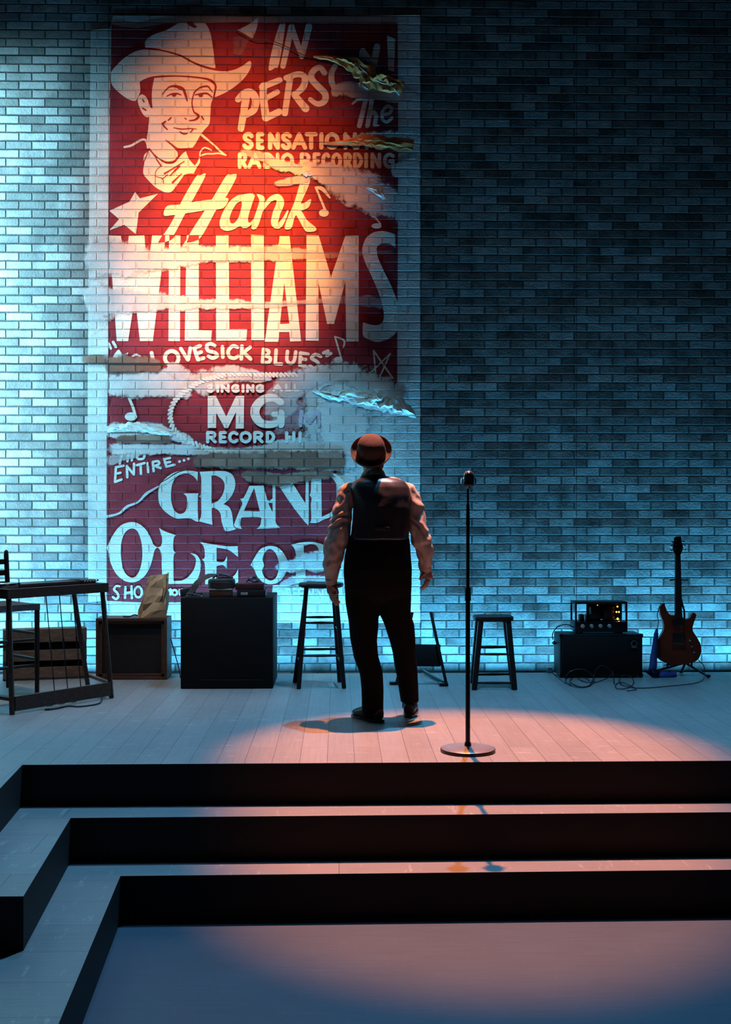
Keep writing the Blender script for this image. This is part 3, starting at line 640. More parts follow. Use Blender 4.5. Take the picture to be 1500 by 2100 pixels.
for pts in ([(245, 1408), (208, 1404), (185, 1440), (220, 1478), (232, 1518), (205, 1545), (172, 1522)], [(310, 1412), (305, 1532)], [(376, 1405), (380, 1535)], [(310, 1478), (380, 1470)], [(910, 1498), (905, 1445)], [(905, 1462), (930, 1442)], [(803, 1438), (806, 1500)], [(560, 1410), (590, 1530)], [(590, 1530), (620, 1440)], [(620, 1440), (650, 1530)], [(650, 1530), (680, 1410)], [(780, 1450), (820, 1450)]): p.line(cJ, pts, 25)
p.ring(cJ, (450, 1468), 40, 58, 25); p.ring(cJ, (850, 1474), 27, 29, 24); p.done('lettering', 'cream')
p = Paint(5); word(p, cK, [('T', 785, 900), ('E', 920, 990), ('N', 1015, 1095), ('N', 1120, 1200)], 1535, 1655, 20); p.done('lettering', 'cream', 'pale lettering almost lost on the white ground')
# ---- wear: thinned and brushed-over patches, bare brick
def patch(m, lay, name, label, *a):
    p = Paint(lay); p.smear(*a); p.done(name, m, label)
for n_, a_ in enumerate((
    (cP, [(172, 525), (250, 534), (330, 534), (410, 523), (490, 523), (550, 521), (619, 521), (683, 524), (812, 516)], [38, 34, 20, 15, 15, 14, 9, 5, 3], [.8, .8, .85, .9, .9, .75, .55, .25, .15]),
    (cP, [(172, 632), (237, 617), (330, 619), (410, 624), (490, 624), (550, 626), (630, 620), (700, 617), (758, 620), (860, 631)], [42, 27, 16, 10, 8, 6, 4, 6, 10, 6], [.8, .75, .75, .8, .8, .6, .4, .25, .35, .3]),
    (cP, [(214, 785), (260, 790), (310, 785), (360, 788), (400, 800)], [15, 24, 26, 28, 18], .9),
    (cP, [(395, 800), (430, 778), (480, 766), (530, 775), (560, 772)], [22, 22, 15, 10, 6], .85),
    (cP, [(345, 748), (365, 762), (390, 772)], [10, 14, 12], .8),
    (cP, [(214, 884), (255, 884), (310, 882), (352, 890), (400, 908)], [12, 14, 13, 11, 8], .97),
    (cP, [(214, 921), (300, 921), (400, 924), (500, 928), (600, 915), (700, 905)], [10, 10, 9, 8, 14, 20], .95),
    (cP, [(216, 945), (250, 940), (290, 930)], [10, 6, 4], .55),
    (cP, [(560, 796), (600, 792), (645, 782), (690, 776), (730, 790), (780, 815), (830, 835)], [12, 26, 26, 30, 34, 34, 30], [.5, .8, .95, .97, .97, .97, .97]),
    (cP, [(665, 780), (676, 850), (678, 920), (680, 970)], [40, 52, 54, 36], .93),
    (cP, [(700, 780), (705, 870), (705, 940)], [40, 50, 40], 1),
    (cP, [(550, 800), (572, 830), (590, 860)], [14, 26, 28], .55),
    (cP, [(490, 312), (540, 322), (565, 338), (610, 348), (640, 350), (690, 368), (730, 388), (775, 408), (812, 425), (858, 432)], [5, 8, 9, 11, 14, 24, 34, 34, 24, 18], [.4, .6, .9, 1, 1, 1, 1, 1, .95, .9]),
    (cP, [(660, 297), (710, 294), (750, 287), (800, 288), (862, 292)], [2, 6, 11, 17, 18], .98),
    (cP, [(678, 190), (712, 184), (745, 188), (790, 200), (862, 198)], [9, 13, 14, 9, 12], .97),
    (cP, [(560, 380), (600, 372), (640, 362)], [4, 7, 9], .7),
    (cP, [(800, 350), (830, 348), (862, 346)], [6, 20, 22], .9),
    (cP, [(560, 1164), (600, 1160), (640, 1150), (690, 1152)], [6, 11, 17, 20], .8),
    (cP, [(572, 1202), (600, 1190), (640, 1186), (690, 1190)], [5, 7, 5, 6], .7),
    (cP, [(220, 768), (216, 800), (217, 830)], [3, 4, 3], .6),
)): patch('fade', 8+n_*.12, 'faded_patch', None, *a_)
patch('pink', 7, 'faded_patch', 'thinned pink paint', cP, [(497, 76), (492, 95), (486, 118)], [14, 13, 6], .28)
patch('pink', 7, 'faded_patch', 'thinned pink paint', cP, [(560, 850), (590, 850), (620, 852), (650, 860)], [34, 34, 30, 22], .6)
for a_ in ((cP, [(395, 946), (440, 944), (500, 945), (560, 944), (640, 944), (715, 945)], [12, 13, 15, 17, 17, 18], 1.0), (cP, [(490, 972), (540, 978), (580, 984), (610, 978), (690, 970)], [8, 13, 11, 9, 9], 1.0),
           (cP, [(214, 748), (260, 748), (300, 748), (335, 756)], [16, 17, 16, 9], .95), (cP, [(236, 902), (300, 901), (356, 902)], [8, 8, 8], .95), (cP, [(168, 738), (195, 737), (222, 738)], [7, 9, 9], .9)): patch('fadebare', 12, 'bare_brick_patch', 'brown brick showing through', *a_)
p = Paint(3); p.poly(cC, [(62, 122, 1), (150, 78), (230, 15, 1), (215, 100), (180, 192, 1), (120, 150)]); p.done('torn_corner', 'cream')
p = Paint(8); p.line(cJ, [(105, 640), (240, 605), (330, 530), (450, 480), (540, 390), (670, 310)], [30, 22, 30, 18, 30, 16]); p.done('torn_edge', 'white')
p = Paint(14); p.line(cC, [(60, 128), (200, 205), (330, 215), (460, 265), (580, 325), (660, 335)], 7); p.line(cP, [(222, 748), (345, 748)], 2); p.line(cJ, [(670, 285), (760, 235), (900, 150), (1060, 118)], [5, 10, 12, 5]); p.done('crack', 'hatband')
# ---- paper still peeling off the wall: raised, crumpled
def peel(c, pts, hw, m, amp, seed, edge=None):
    P = spl(pts, n=8); k = len(pts); NJ = 9; vs = []
    for i, q in enumerate(P):
        t = i/8; a = min(int(t), k-1); b = min(a+1, k-1); h = lerp(hw[a], hw[b], t-a)
        q0 = P[max(i-1, 0)]; q1 = P[min(i+1, len(P)-1)]; dx, dy = q1[0]-q0[0], q1[1]-q0[1]; l = math.hypot(dx, dy) or 1; nx, ny = -dy/l, dx/l
        for j in range(NJ):
            u = j/(NJ-1)*2-1; jit = noise.noise(Vector((i*.45, j*.5, seed)))*h*.45
            px_, py_ = c(q[0]+nx*(h*u+jit), q[1]+ny*(h*u+jit)); w_ = AT(px_, py_, WY)
            rdg = abs(noise.noise(Vector((i*.16+j*.30, j*.42-i*.05, seed*3.7))))
            lift = amp*(.15+1.6*rdg)*(1-.8*u*u)*min(1, i/5+.05, (len(P)-1-i)/5+.05)
            vs.append((w_.x, WY-.027-lift, w_.z))
    n = len(P)
    fs = [(i*NJ+j, i*NJ+j+1, (i+1)*NJ+j+1, (i+1)*NJ+j) for i in range(n-1) for j in range(NJ-1)]
    mb = MB().add(vs, fs); o = mb.build('peeling_paper', m, mural, smooth=False)
    sd = o.modifiers.new('t', 'SOLIDIFY'); sd.thickness = .002
    return o
peel(cC, [(650, 335), (800, 350), (960, 400), (1080, 490), (1200, 530), (1340, 570)], [6, 20, 60, 85, 75, 40], 'tan', .035, 1)['label'] = 'crumpled tan paper peeling beside the top right lettering'
peel(cD, [(740, 140), (900, 130), (1050, 115), (1180, 130), (1420, 150)], [5, 20, 42, 52, 40], 'tan', .02, 2)
peel(cH, [(640, 530), (780, 570), (900, 570), (1060, 600), (1200, 620), (1320, 660), (1440, 730)], [8, 30, 45, 70, 75, 60, 12], 'paper_white', .035, 3)['label'] = 'crumpled white paper below the outlined star'
peel(cI, [(190, 530), (300, 520), (420, 510), (560, 540), (690, 570)], [20, 30, 36, 26, 8], 'paper_white', .014, 4)
peel(cD, [(560, 340), (600, 350), (640, 350)], [25, 40, 30], 'paper_white', .012, 5)
peel(cD, [(1060, 470), (1130, 500), (1200, 560)], [14, 26, 12], 'paper_white', .018, 6)
def highlight_line(c, pts, wd, lift):  # pale tubes along torn edges, drawing the highlights on the paper ridges
    mb = MB(); mb.tube([AT(*c(*q), WY)+Vector((0, -lift, 0)) for q in spl(pts, n=4)], wd, 5); o = mb.build('crease_highlight', 'edge', mural)
highlight_line(cC, [(830, 352), (900, 360), (990, 410), (1060, 470), (1160, 535), (1240, 560), (1310, 632)], .0042, .042)
highlight_line(cC, [(915, 340), (960, 372), (1010, 425), (1060, 465)], .0032, .046); highlight_line(cC, [(1000, 535), (1030, 560), (1070, 585)], .004, .03); highlight_line(cC, [(1160, 545), (1168, 598)], .003, .03)
highlight_line(cH, [(1000, 535), (1030, 570), (1040, 610), (1100, 640), (1180, 668)], .0032, .042); highlight_line(cH, [(1040, 545), (1110, 565), (1200, 578), (1130, 605)], .0028, .044); highlight_line(cH, [(1300, 630), (1360, 680), (1425, 730)], .003, .032); highlight_line(cH, [(860, 510), (840, 560), (820, 605)], .0028, .03); highlight_line(cH, [(690, 530), (730, 490), (780, 480)], .0025, .03)

# ================================================================== instruments and furniture by the wall
# ---- tall bar stool
def rungs(mb, a, b, r=.009): mb.tube([a, lerp(a, b, .5), b], [r*.8, r*1.15, r*.8], 10)
def stool(name, label, feet, top, ztop, seat_mb, rz, lw, seatm='darkwood'):
    c = sum(feet, Vector())/4; root = thing(name, label, 'stool', Vector((c.x, c.y, 0)), None)
    seat_mb.build('seat', seatm, root)
    for i in range(4):
        MB().beam(feet[i]+Vector((0, 0, 0)), top[i], lw, lw, bev=.006).build('leg', 'darkwood', root)
    for (i, j), z in rz:
        pt = lambda k: lerp(feet[k], top[k], z/ztop)
        m = MB(); rungs(m, pt(i), pt(j)); m.build('rung', 'darkwood', root)
    return root
ft = [FL(613, 1413), FL(706, 1412), FL(697, 1399), FL(605, 1400)]
for q in ft: q.z = 0
c = AT(659, 1195, (ft[0].y+ft[2].y)/2); sc = Vector((c.x, c.y, .752))
tp = [Vector((sc.x+dx*.105, sc.y+dy*.095, .735)) for dx, dy in ((-1, -1), (1, -1), (.82, 1), (-1, 1))]
sm = MB().lathe([(0, -.034), (.145, -.034), (.163, -.026), (.166, -.012), (.160, 0), (.12, .002), (0, -.004)], sc)
stool('bar_stool', 'tall black round-seated bar stool standing to the left of the man', ft, tp, .735, sm, [((0, 1), .47), ((3, 2), .49), ((0, 3), .42), ((1, 2), .42), ((0, 1), .235), ((3, 2), .25), ((0, 3), .19), ((1, 2), .19)], .032)
# ---- short stool
ft = [FL(973, 1415), FL(1056, 1415), FL(1052, 1400), FL(970, 1401)]
for q in ft: q.z = 0
c = sum(ft, Vector())/4; sc = Vector((c.x-.004, c.y, .52))
tp = [Vector((sc.x+dx*.098, sc.y+dy*.085, .50)) for dx, dy in ((-1, -1), (1, -1), (1, 1), (-1, 1))]
sm = MB().rings([(sc.x, sc.y, .478, .125, .10), (sc.x, sc.y, .484, .142, .118), (sc.x, sc.y, .505, .145, .121), (sc.x, sc.y, .515, .139, .116), (sc.x, sc.y, .512, .08, .07)], 32, 4.0)
stool('bar_stool', 'short black square-seated stool standing to the right of the microphone stand', ft, tp, .50, sm, [((0, 1), .25), ((3, 2), .27), ((0, 3), .29), ((1, 2), .29), ((0, 1), .05), ((3, 2), .065), ((0, 3), .12), ((1, 2), .12)], .038)
# ---- easel-like stand behind the man
fa = FL(916, 1407); fb = FL(814, 1404); ta = AT(884, 1256, fa.y+.16); tb = AT(846, 1256, fa.y+.16)
root = thing('easel_stand', 'dark slanted A-frame stand with a cross board, half hidden behind the man', 'stand', Vector(((fa.x+fb.x)/2, fa.y, 0)))
for a_, b_ in ((fa, ta), (fb, tb)): MB().beam(a_+Vector((0, 0, .012)), b_, .022, .022).build('leg', 'darkwood', root)
m = MB(); pa = lerp(fa, ta, .26); pb = lerp(fb, tb, .26); pc = lerp(fa, ta, .56); pd = lerp(fb, tb, .56)
m.beam(lerp(pa, pb, .5)+Vector((-.01, -.004, 0)), lerp(pc, pd, .5)+Vector((-.01, -.004, 0)), .30, .02); m.build('cross_board', 'blackpaint', root)
for q in (fa, fb): MB().box((q.x-.02, q.y+.02, .012), (.065, .09, .022), None, .004).build('foot', 'black', root)
MB().beam(fa+Vector((-.02, .04, .02)), Vector((fa.x-.12, SE-.03, .02)), .02, .02).build('brace', 'darkwood', root)
# ---- black cabinet
f0 = FL(370.5, 1413); f1 = FL(560, 1413); yb = 9.0; zt = .655
root = thing('cabinet', 'plain black wooden box cabinet holding straps and small cases', 'cabinet', Vector(((f0.x+f1.x)/2, f0.y, 0)))
cx = (f0.x+f1.x)/2; wd = f1.x-f0.x; dp = yb-f0.y
MB().box((cx, f0.y+dp/2, zt/2), (wd, dp, zt), None, .006).build('body', 'blackpaint', root)
MB().box((cx+.03, f0.y-.003, .065), (wd*.66, .008, .006)).build('trim_strip', 'darkwood', root)
BX = root; BZ = zt; BY = f0.y
def on(px, py, dy=0.0, z=BZ):  # a point on the cabinet top
    q = FL(px, py, z); return Vector((q.x, q.y+dy, z))
def case(name, label, cat, px0, px1, y0, d, z0, h, m, rot=0, bev=.006):
    a_ = AT(px0, 1200, y0); b_ = AT(px1, 1200, y0); c_ = Vector(((a_.x+b_.x)/2, y0+d/2, z0))
    root = thing(name, label, cat, c_); mt = Matrix.Rotation(rot, 4, 'Z')
    MB().box(c_+Vector((0, 0, h/2)), (b_.x-a_.x, d, h), mt, bev).build('body', m, root)
    return root, c_, b_.x-a_.x
r_, c_, w_ = case('book', 'small brown book with pale cover lying under a dark flat case', 'book', 429, 475, BY+.02, .13, BZ, .052, 'brownwood')
MB().box(c_+Vector((0, 0, .057)), (w_+.004, .134, .009), None, .002).build('cover', 'pages', r_, smooth=False)
z_ = BZ+.062
c2 = AT(455, 1200, BY+.12); root = thing('instrument_case', 'dark flat round-ended case lying on the pale-covered book', 'case', Vector((c2.x, c2.y, z_)))
MB().rings([(c2.x, c2.y, z_, .093, .10), (c2.x, c2.y, z_+.004, .098, .105), (c2.x, c2.y, z_+.045, .098, .105), (c2.x, c2.y, z_+.05, .092, .10)], 32, 3).build('body', 'leather', root)
MB().rings([(c2.x, c2.y, z_+.05, .097, .104), (c2.x, c2.y, z_+.062, .094, .10)], 32, 3).build('lid', 'tolex', root)
r_, c_, w_ = case('instrument_case', 'black case lying on the right end of the black cabinet top', 'case', 486, 545, BY+.02, .16, BZ, .052, 'tolex')
MB().box(c_+Vector((-.05, -.082, .026)), (.05, .004, .02), None, .001).build('latch', 'pages', r_)
r_, c_, w_ = case('instrument_case', 'maroon case stacked on the black case at right of cabinet top', 'case', 482, 541, BY+.03, .15, BZ+.053, .045, 'bookred', .04)
mb = MB(); cc = c_+Vector((.02, 0, .055))
mb.tube([cc+Vector((.055*math.cos(t*.5)*(1-.02*t), .05*math.sin(t*.5), -.004+.0014*t+.008*math.sin(t*1.7))) for t in range(30)], .0045, 8)
tag(mb.build('cable', 'rubber'), 'short dark cord coiled on top of the maroon case', 'cable')
# straps with studs
mb = MB(); s0 = on(385, 1222, .02)
def bandmesh(path, hw, th):
    P = spl3(path, 6); vs = []; fs = []
    for i, q in enumerate(P):
        t = (P[min(i+1, len(P)-1)]-P[max(i-1, 0)]).normalized(); sd = t.cross(Vector((0, -.55, 1))).normalized(); nm = sd.cross(t).normalized()
        for u, v in ((-1, 0), (1, 0), (1, 1), (-1, 1)): vs.append(q+sd*hw*u+nm*th*v)
    n = len(P)
    for i in range(n-1):
        for j in range(4): fs.append((i*4+j, i*4+(j+1) % 4, (i+1)*4+(j+1) % 4, (i+1)*4+j))
    fs += [(3, 2, 1, 0), tuple((n-1)*4+j for j in range(4))]
    return MB().add(vs, fs), P
q = [on(432, 1190, 0, BZ+.13), on(420, 1196, 0, BZ+.10), on(408, 1208, 0, BZ+.055), on(398, 1218, 0, BZ+.022), on(391, 1223, 0, BZ+.010)]
q = [Vector((AT(p_, 1200, BY+.06).x, BY+y_, BZ+zz)) for p_, y_, zz in ((445, .16, .148), (427, .10, .150), (408, .05, .11), (398, .03, .06), (391, .025, .026), (384, .03, .018))]
mb, P = bandmesh(q, .026, .004)
strap = thing('leather_strap', 'dark leather strap with shiny studs draped over left of cabinet top', 'strap', P[-1])
mb.build('band', 'leather', strap)
m = MB()
for i in (3, 7, 11, 15, 19, 23, 26):
    for sx in (-.012, .012): m.ball(P[i]+Vector((sx, -.006, .006)), .0045, None, 8)
m.build('studs', 'chrome', strap)
lp = [Vector((AT(398, 1200, BY).x+.055*math.cos(t), BY+.055+.045*math.sin(t), BZ+.020+.006*math.sin(2*t))) for t in [i*2*PI/24 for i in range(25)]]
loop = MB().tube(lp, .010, 8, ry=.005).build('buckle_loop', 'leather', strap)
MB().box((AT(388, 1200, BY).x, BY+.012, BZ+.018), (.018, .006, .014), None, .002).build('buckle', 'chrome', strap); MB().box((AT(413, 1200, BY).x, BY+.012, BZ+.022), (.014, .006, .026), None, .002).build('buckle', 'chrome', strap)
mb = MB(); cxx = AT(452, 1190, BY+.12)
mb.tube(spl3([(cxx.x-.06, BY+.17, BZ+.132), (cxx.x-.05, BY+.16, BZ+.135), (cxx.x-.03, BY+.12, BZ+.15), (cxx.x+.03, BY+.13, BZ+.155), (cxx.x+.09, BY+.13, BZ+.135), (cxx.x+.02, BY+.11, BZ+.140), (cxx.x-.01, BY+.10, BZ+.137), (cxx.x-.01, BY+.14, BZ+.165), (cxx.x+.06, BY+.15, BZ+.15)]), .006, 8)
tag(mb.build('cable', 'rubber'), 'black cord bunched on top of the flat round-ended case', 'cable')
wx = AT(383, 1210, BY+.2); root = MB().beam(Vector((wx.x-.045, BY+.18, BZ+.018)), Vector((wx.x+.06, BY+.22, BZ+.035)), .06, .03, bev=.008).build('spectacle_case', 'leather'); tag(root, 'small dark pouch at left back edge of cabinet top', 'pouch')
# ---- brown speaker cabinet with paper bag
f0 = FL(196.5, 1394.5); f1 = FL(342, 1394.5); zt = .466; cx = (f0.x+f1.x)/2; wd = f1.x-f0.x; y0 = f0.y; dp = 9.14-y0
SC = thing('speaker_cabinet', 'brown wooden speaker cabinet with dark grille under a paper bag', 'speaker', Vector((cx, y0, 0)))
m = MB()
for c_, s_ in (((cx, y0+dp/2, zt-.011), (wd, dp, .022)), ((cx, y0+dp/2, .011), (wd, dp, .022)), ((cx-wd/2+.011, y0+dp/2, zt/2), (.022, dp, zt-.044)), ((cx+wd/2-.011, y0+dp/2, zt/2), (.022, dp, zt-.044)), ((cx, y0+dp-.01, zt/2), (wd-.044, .02, zt-.044))): m.box(c_, s_, None, .002)
m.build('body', 'brownwood', SC, smooth=False)
m = MB(); fw = .022; iw = wd-.044; ih = zt-.044
for c_, s_ in (((cx, y0+.02, zt-.022-fw/2), (iw, .014, fw)), ((cx, y0+.02, .022+fw/2), (iw, .014, fw)), ((cx-iw/2+fw/2, y0+.02, zt/2), (fw, .014, ih)), ((cx+iw/2-fw/2, y0+.02, zt/2), (fw, .014, ih))): m.box(c_, s_, None, .002)
m.build('grille_frame', 'brownwood', SC, smooth=False)
MB().box((cx, y0+.035, zt/2), (iw-.03, .01, ih-.03)).build('grille', 'cloth', SC, smooth=False)
rnd = random.Random(7); bx = AT(312, 1265, y0+.1); bz = zt+.001
rows = [(0, .105, .075), (.05, .103, .073), (.11, .098, .066), (.17, .090, .055), (.23, .083, .040), (.28, .079, .022), (.315, .076, .010)]
vs = []; fs = []; N = 36
for k, (z, rx, ry) in enumerate(rows):
    for j in range(N):
        a_ = 2*PI*j/N; ca, sa = math.cos(a_), math.sin(a_)
        ex = rx*math.copysign(abs(ca)**.35, ca); ey = ry*math.copysign(abs(sa)**.35, sa)
        am = .010 if 0 < k else .002
        lean = .045*(z/.3)
        vs.append((bx.x+ex+lean+rnd.uniform(-am, am), bx.y+ey+rnd.uniform(-am, am)*1.4, bz+max(0, z+rnd.uniform(-am, am)*(k > 0)+(.018*ca if k > 4 else 0))))
for k in range(len(rows)-1):
    for j in range(N): fs.append((k*N+j, k*N+(j+1) % N, (k+1)*N+(j+1) % N, (k+1)*N+j))
fs += [tuple(range(N-1, -1, -1)), tuple((len(rows)-1)*N+j for j in range(N))]
bag = thing('paper_bag', 'crumpled brown paper bag standing on the wooden speaker cabinet', 'bag', Vector((bx.x, bx.y, bz)))
MB().add(vs, fs).build('body', 'bag', bag, smooth=False)
MB().add([(bx.x-.02, bx.y-.085, bz+.003), (bx.x+.115, bx.y-.08, bz+.004), (bx.x+.115, bx.y-.086, bz+.068), (bx.x+.04, bx.y-.09, bz+.052)], [(0, 1, 2, 3)]).build('folded_flap', 'bag', bag, smooth=False).modifiers.new('t', 'SOLIDIFY').thickness = .003
mb = MB().tube(spl3([(bx.x-.22, bx.y, zt+.006), (bx.x-.17, bx.y-.03, zt+.006), (bx.x-.13, bx.y-.02, zt+.02), (bx.x-.10, bx.y+.0, zt+.008)]), .005, 8); tag(mb.build('cable', 'rubber'), 'short black cord lying beside the paper bag', 'cable')
q0 = Vector((cx+wd/2+.012, y0+.12, .30)); mb = MB().tube(spl3([tuple(q0), (q0.x+.03, q0.y-.02, .2), (q0.x+.07, q0.y-.06, .08), (q0.x+.085, q0.y-.08, .006)]), .004, 8); tag(mb.build('cable', 'rubber'), 'thin black cord hanging between the wooden speaker and black cabinet', 'cable')
# ---- slatted crate by the wall
cl = FL(40, 1396); cr = AT(178, 1379, 9.0); cr.z = 0
d1 = (cr-cl).normalized(); d2 = Vector((-d1.y, d1.x, 0)); L = (cr-cl).length; H = .385; root = thing('wooden_crate', 'low slatted wooden crate against the wall behind the steel guitar', 'crate', cl)
cl = cl-d1*.12; L += .12
def cp(a_, b_, z): return cl+d1*a_+d2*b_+Vector((0, 0, z))
rotm = Matrix.Rotation(math.atan2(d1.y, d1.x), 4, 'Z'); D = .17
for z0, z1_ in ((.015, .095), (.145, .225), (.285, .385)):
    MB().box(cp(L/2, 0, (z0+z1_)/2), (L, .016, z1_-z0), rotm, .002).build('front_slat', 'palewood', root, smooth=False)
for b_ in (.025, .075, .125): MB().box(cp(L/2, b_, H-.008), (L, .036, .014), rotm, .002).build('top_slat', 'palewood', root, smooth=False)
for a_ in (.01, L-.01): MB().box(cp(a_, D/2+.008, H/2-.01), (.02, D-.02, H-.02), rotm).build('end_panel', 'palewood', root, smooth=False)
MB().box(cp(L/2, D-.01, H/2-.01), (L-.04, .012, H-.03), rotm).build('back_panel', 'blackpaint', root, smooth=False)
# ---- pedal steel guitar
fa = FL(25, 1466); fb = FL(229, 1432); ta = AT(16, 1213, fa.y); tb = AT(226, 1193, fb.y); zt = .785
d1 = Vector((fb.x-fa.x, fb.y-fa.y, 0)).normalized(); d2 = Vector((-d1.y, d1.x, 0)); L = (Vector((tb.x, tb.y, 0))-Vector((ta.x, ta.y, 0))).length
O = Vector((ta.x, ta.y, 0)); WD = .30; rotm = Matrix.Rotation(math.atan2(d1.y, d1.x), 4, 'Z')
def sp_(a_, b_, z): return O+d1*a_+d2*b_+Vector((0, 0, z))
PS = thing('pedal_steel_guitar', 'dark wooden pedal steel guitar on legs with rods and pedal board', 'guitar', O+d1*.4)
m = MB(); m.box(sp_(L/2, .012, zt-.030), (L, .024, .062), rotm, .003); m.box(sp_(L/2, WD-.012, zt-.030), (L, .024, .062), rotm, .003); m.box(sp_(.012, WD/2, zt-.030), (.024, WD-.05, .062), rotm, .003); m.box(sp_(L-.012, WD/2, zt-.030), (.024, WD-.05, .062), rotm, .003); m.box(sp_(L/2, WD/2, zt-.012), (L-.04, WD-.04, .014), rotm)
m.build('body', 'steelwood', PS, smooth=False)
MB().box(sp_(L/2, .15, zt+.008), (L*.78, .085, .022), rotm, .003).build('neck', 'gneck', PS)
m = MB()
for k in range(8): m.tube([sp_(.12, .115+k*.01, zt+.026), sp_(L-.14, .115+k*.01, zt+.026)], .0009, 5)
m.build('strings', 'chrome', PS)
m = MB(); m.box(sp_(.09, .15, zt+.015), (.12, .11, .03), rotm, .004)
m.build('changer', 'chrome', PS)
m = MB(); m.box(sp_(L-.09, .15, zt+.012), (.13, .10, .024), rotm, .004); m.build('headstock', 'steelwood', PS)
for k in range(5):
    for b_ in (.09, .21): 
        m = MB(); m.tube([sp_(L-.04-.025*k, b_, zt+.012), sp_(L-.04-.025*k, b_+(-.02 if b_ < .1 else .02), zt+.018)], .003, 6); m.ball(sp_(L-.04-.025*k, b_+(-.024 if b_ < .1 else .024), zt+.02), (.007, .004, .007), None, 8); m.build('tuning_key', 'chrome', PS)
MB().box(sp_(.16, .15, zt+.024), (.03, .09, .014), rotm, .002).build('pickup', 'tolex', PS)
fc = FL(181, 1410); fd = fa+d2*.52+d1*.05
legs = ((fa, sp_(.03, .03, zt-.06)), (fb, sp_(L-.03, .03, zt-.06)), (fc, sp_(L-.08, WD-.03, zt-.06)), (fd, sp_(.06, WD-.03, zt-.06)))
for a_, b_ in legs:
    a_ = Vector((a_.x, a_.y, 0)); MB().beam(a_, b_, .030, .030, bev=.006).build('leg', 'steelwood', PS)
pa = lerp(fa, legs[0][1], .07); pb = lerp(fb, legs[1][1], .07)
MB().box((Vector((fa.x, fa.y, 0))+Vector((fb.x, fb.y, 0)))/2+Vector((0, 0, .067)), ((fb-fa).length-.03, .024, .092), rotm, .002).build('pedal_board', 'steelwood', PS, smooth=False)
MB().beam(fb+Vector((0, 0, .10)), Vector((fc.x, fc.y, .09)), .022, .02).build('side_rail', 'palewood', PS); MB().beam(Vector((fa.x, fa.y, .10)), Vector((fd.x, fd.y, .09)), .022, .05).build('side_rail', 'steelwood', PS)
for px_ in (107.5, 134.5, 162):
    tt = (px_-25)/(229-25); q0 = lerp(Vector((fa.x, fa.y, .11)), Vector((fb.x, fb.y, .11)), tt); q1 = sp_(L*tt*1.0, .05, zt-.05)
    m = MB(); m.tube([q0, q1], .0035, 8); m.tube([lerp(q0, q1, .45), lerp(q0, q1, .53)], .006, 8); m.build('pull_rod', 'black', PS)
for a_ in (.3, .42, .54): 
    q0 = lerp(fa, fb, a_); MB().box(Vector((q0.x, q0.y, .028))-d2*.03, (.03, .08, .010), rotm, .003).build('pedal', 'chrome', PS)
q = lerp(fa, fb, .33); mb = MB().tube(spl3([(q.x, q.y-.05, .006), (q.x+.06, q.y-.02, .006), (q.x+.12, q.y+.08, .006), (q.x+.2, q.y+.06, .006), (q.x+.3, q.y+.2, .006), (q.x+.22, q.y+.55, .006), (q.x+.05, q.y+.8, .006)]), .005, 8); tag(mb.build('cable', 'rubber'), 'black cable running on the floor under the pedal steel guitar', 'cable')
# ---- ladder-back chair at the left edge
F1 = FL(76, 1422); F1.z = 0; B1 = AT(17, 1300, F1.y+.28); B1.z = 0; e1 = (F1-B1); e1.z = 0; e1.normalize(); e2 = Vector((e1.y, -e1.x, 0))
if e2.x > 0: e2 = -e2
B2 = B1+e2*.40; F2 = F1+e2*.42; zs = .63; CHr = thing('ladder_back_chair', 'dark ladder-back chair with woven seat behind the pedal steel guitar', 'chair', (B1+F2)/2)
for q in (B1, B2): m = MB(); m.tube([q, q+Vector((0, 0, zs)), q-e1*.03+Vector((0, 0, .96)), q-e1*.03+Vector((0, 0, .985)), q-e1*.03+Vector((0, 0, .995))], [.016, .018, .018, .015, .006], 12); m.build('back_post', 'darkwood', CHr)
for q in (F1, F2): m = MB(); m.tube([q, q+Vector((0, 0, zs-.01))], [.016, .019], 12); m.build('leg', 'darkwood', CHr)
for z in (.73, .81, .89): 
    m = MB(); m.box((B1+B2)/2-e1*.025+Vector((0, 0, z+.02)), (.38, .014, .038), Matrix.Rotation(math.atan2(e2.y, e2.x), 4, 'Z'), .004); m.build('slat', 'darkwood', CHr)
vs = []; fs = []; n = 10
for k, zz in ((0, 0), (1, -.045)):
    for i in range(n+1):
        for j in range(n+1):
            u = i/n; v = j/n; sag = -.035*math.sin(PI*u)*math.sin(PI*v)
            q = lerp(lerp(B1, F1+e1*.02, u), lerp(B2, F2+e1*.02, u), v*1.06-.03); vs.append((q.x, q.y, zs+sag*(1-k*.6)+zz+.004*math.sin(i*6)*(1-k)))
def gi(k, i, j): return k*(n+1)**2+i*(n+1)+j
for i in range(n):
    for j in range(n): fs += [(gi(0, i, j), gi(0, i+1, j), gi(0, i+1, j+1), gi(0, i, j+1)), (gi(1, i, j), gi(1, i, j+1), gi(1, i+1, j+1), gi(1, i+1, j))]
for i in range(n): fs += [(gi(0, i, 0), gi(1, i, 0), gi(1, i+1, 0), gi(0, i+1, 0)), (gi(0, i, n), gi(0, i+1, n), gi(1, i+1, n), gi(1, i, n)), (gi(0, 0, i), gi(0, 0, i+1), gi(1, 0, i+1), gi(1, 0, i)), (gi(0, n, i), gi(1, n, i), gi(1, n, i+1), gi(0, n, i+1))]
MB().add(vs, fs).build('seat', 'weave', CHr)
for a_, b_, z in ((F1, F2, .2), (F1, F2, .38), (F1, B1, .24), (F1, B1, .42), (F2, B2, .24), (F2, B2, .42), (B1, B2, .3)):
    m = MB(); rungs(m, a_+Vector((0, 0, z)), b_+Vector((0, 0, z)), .011); m.build('stretcher', 'darkwood', CHr)

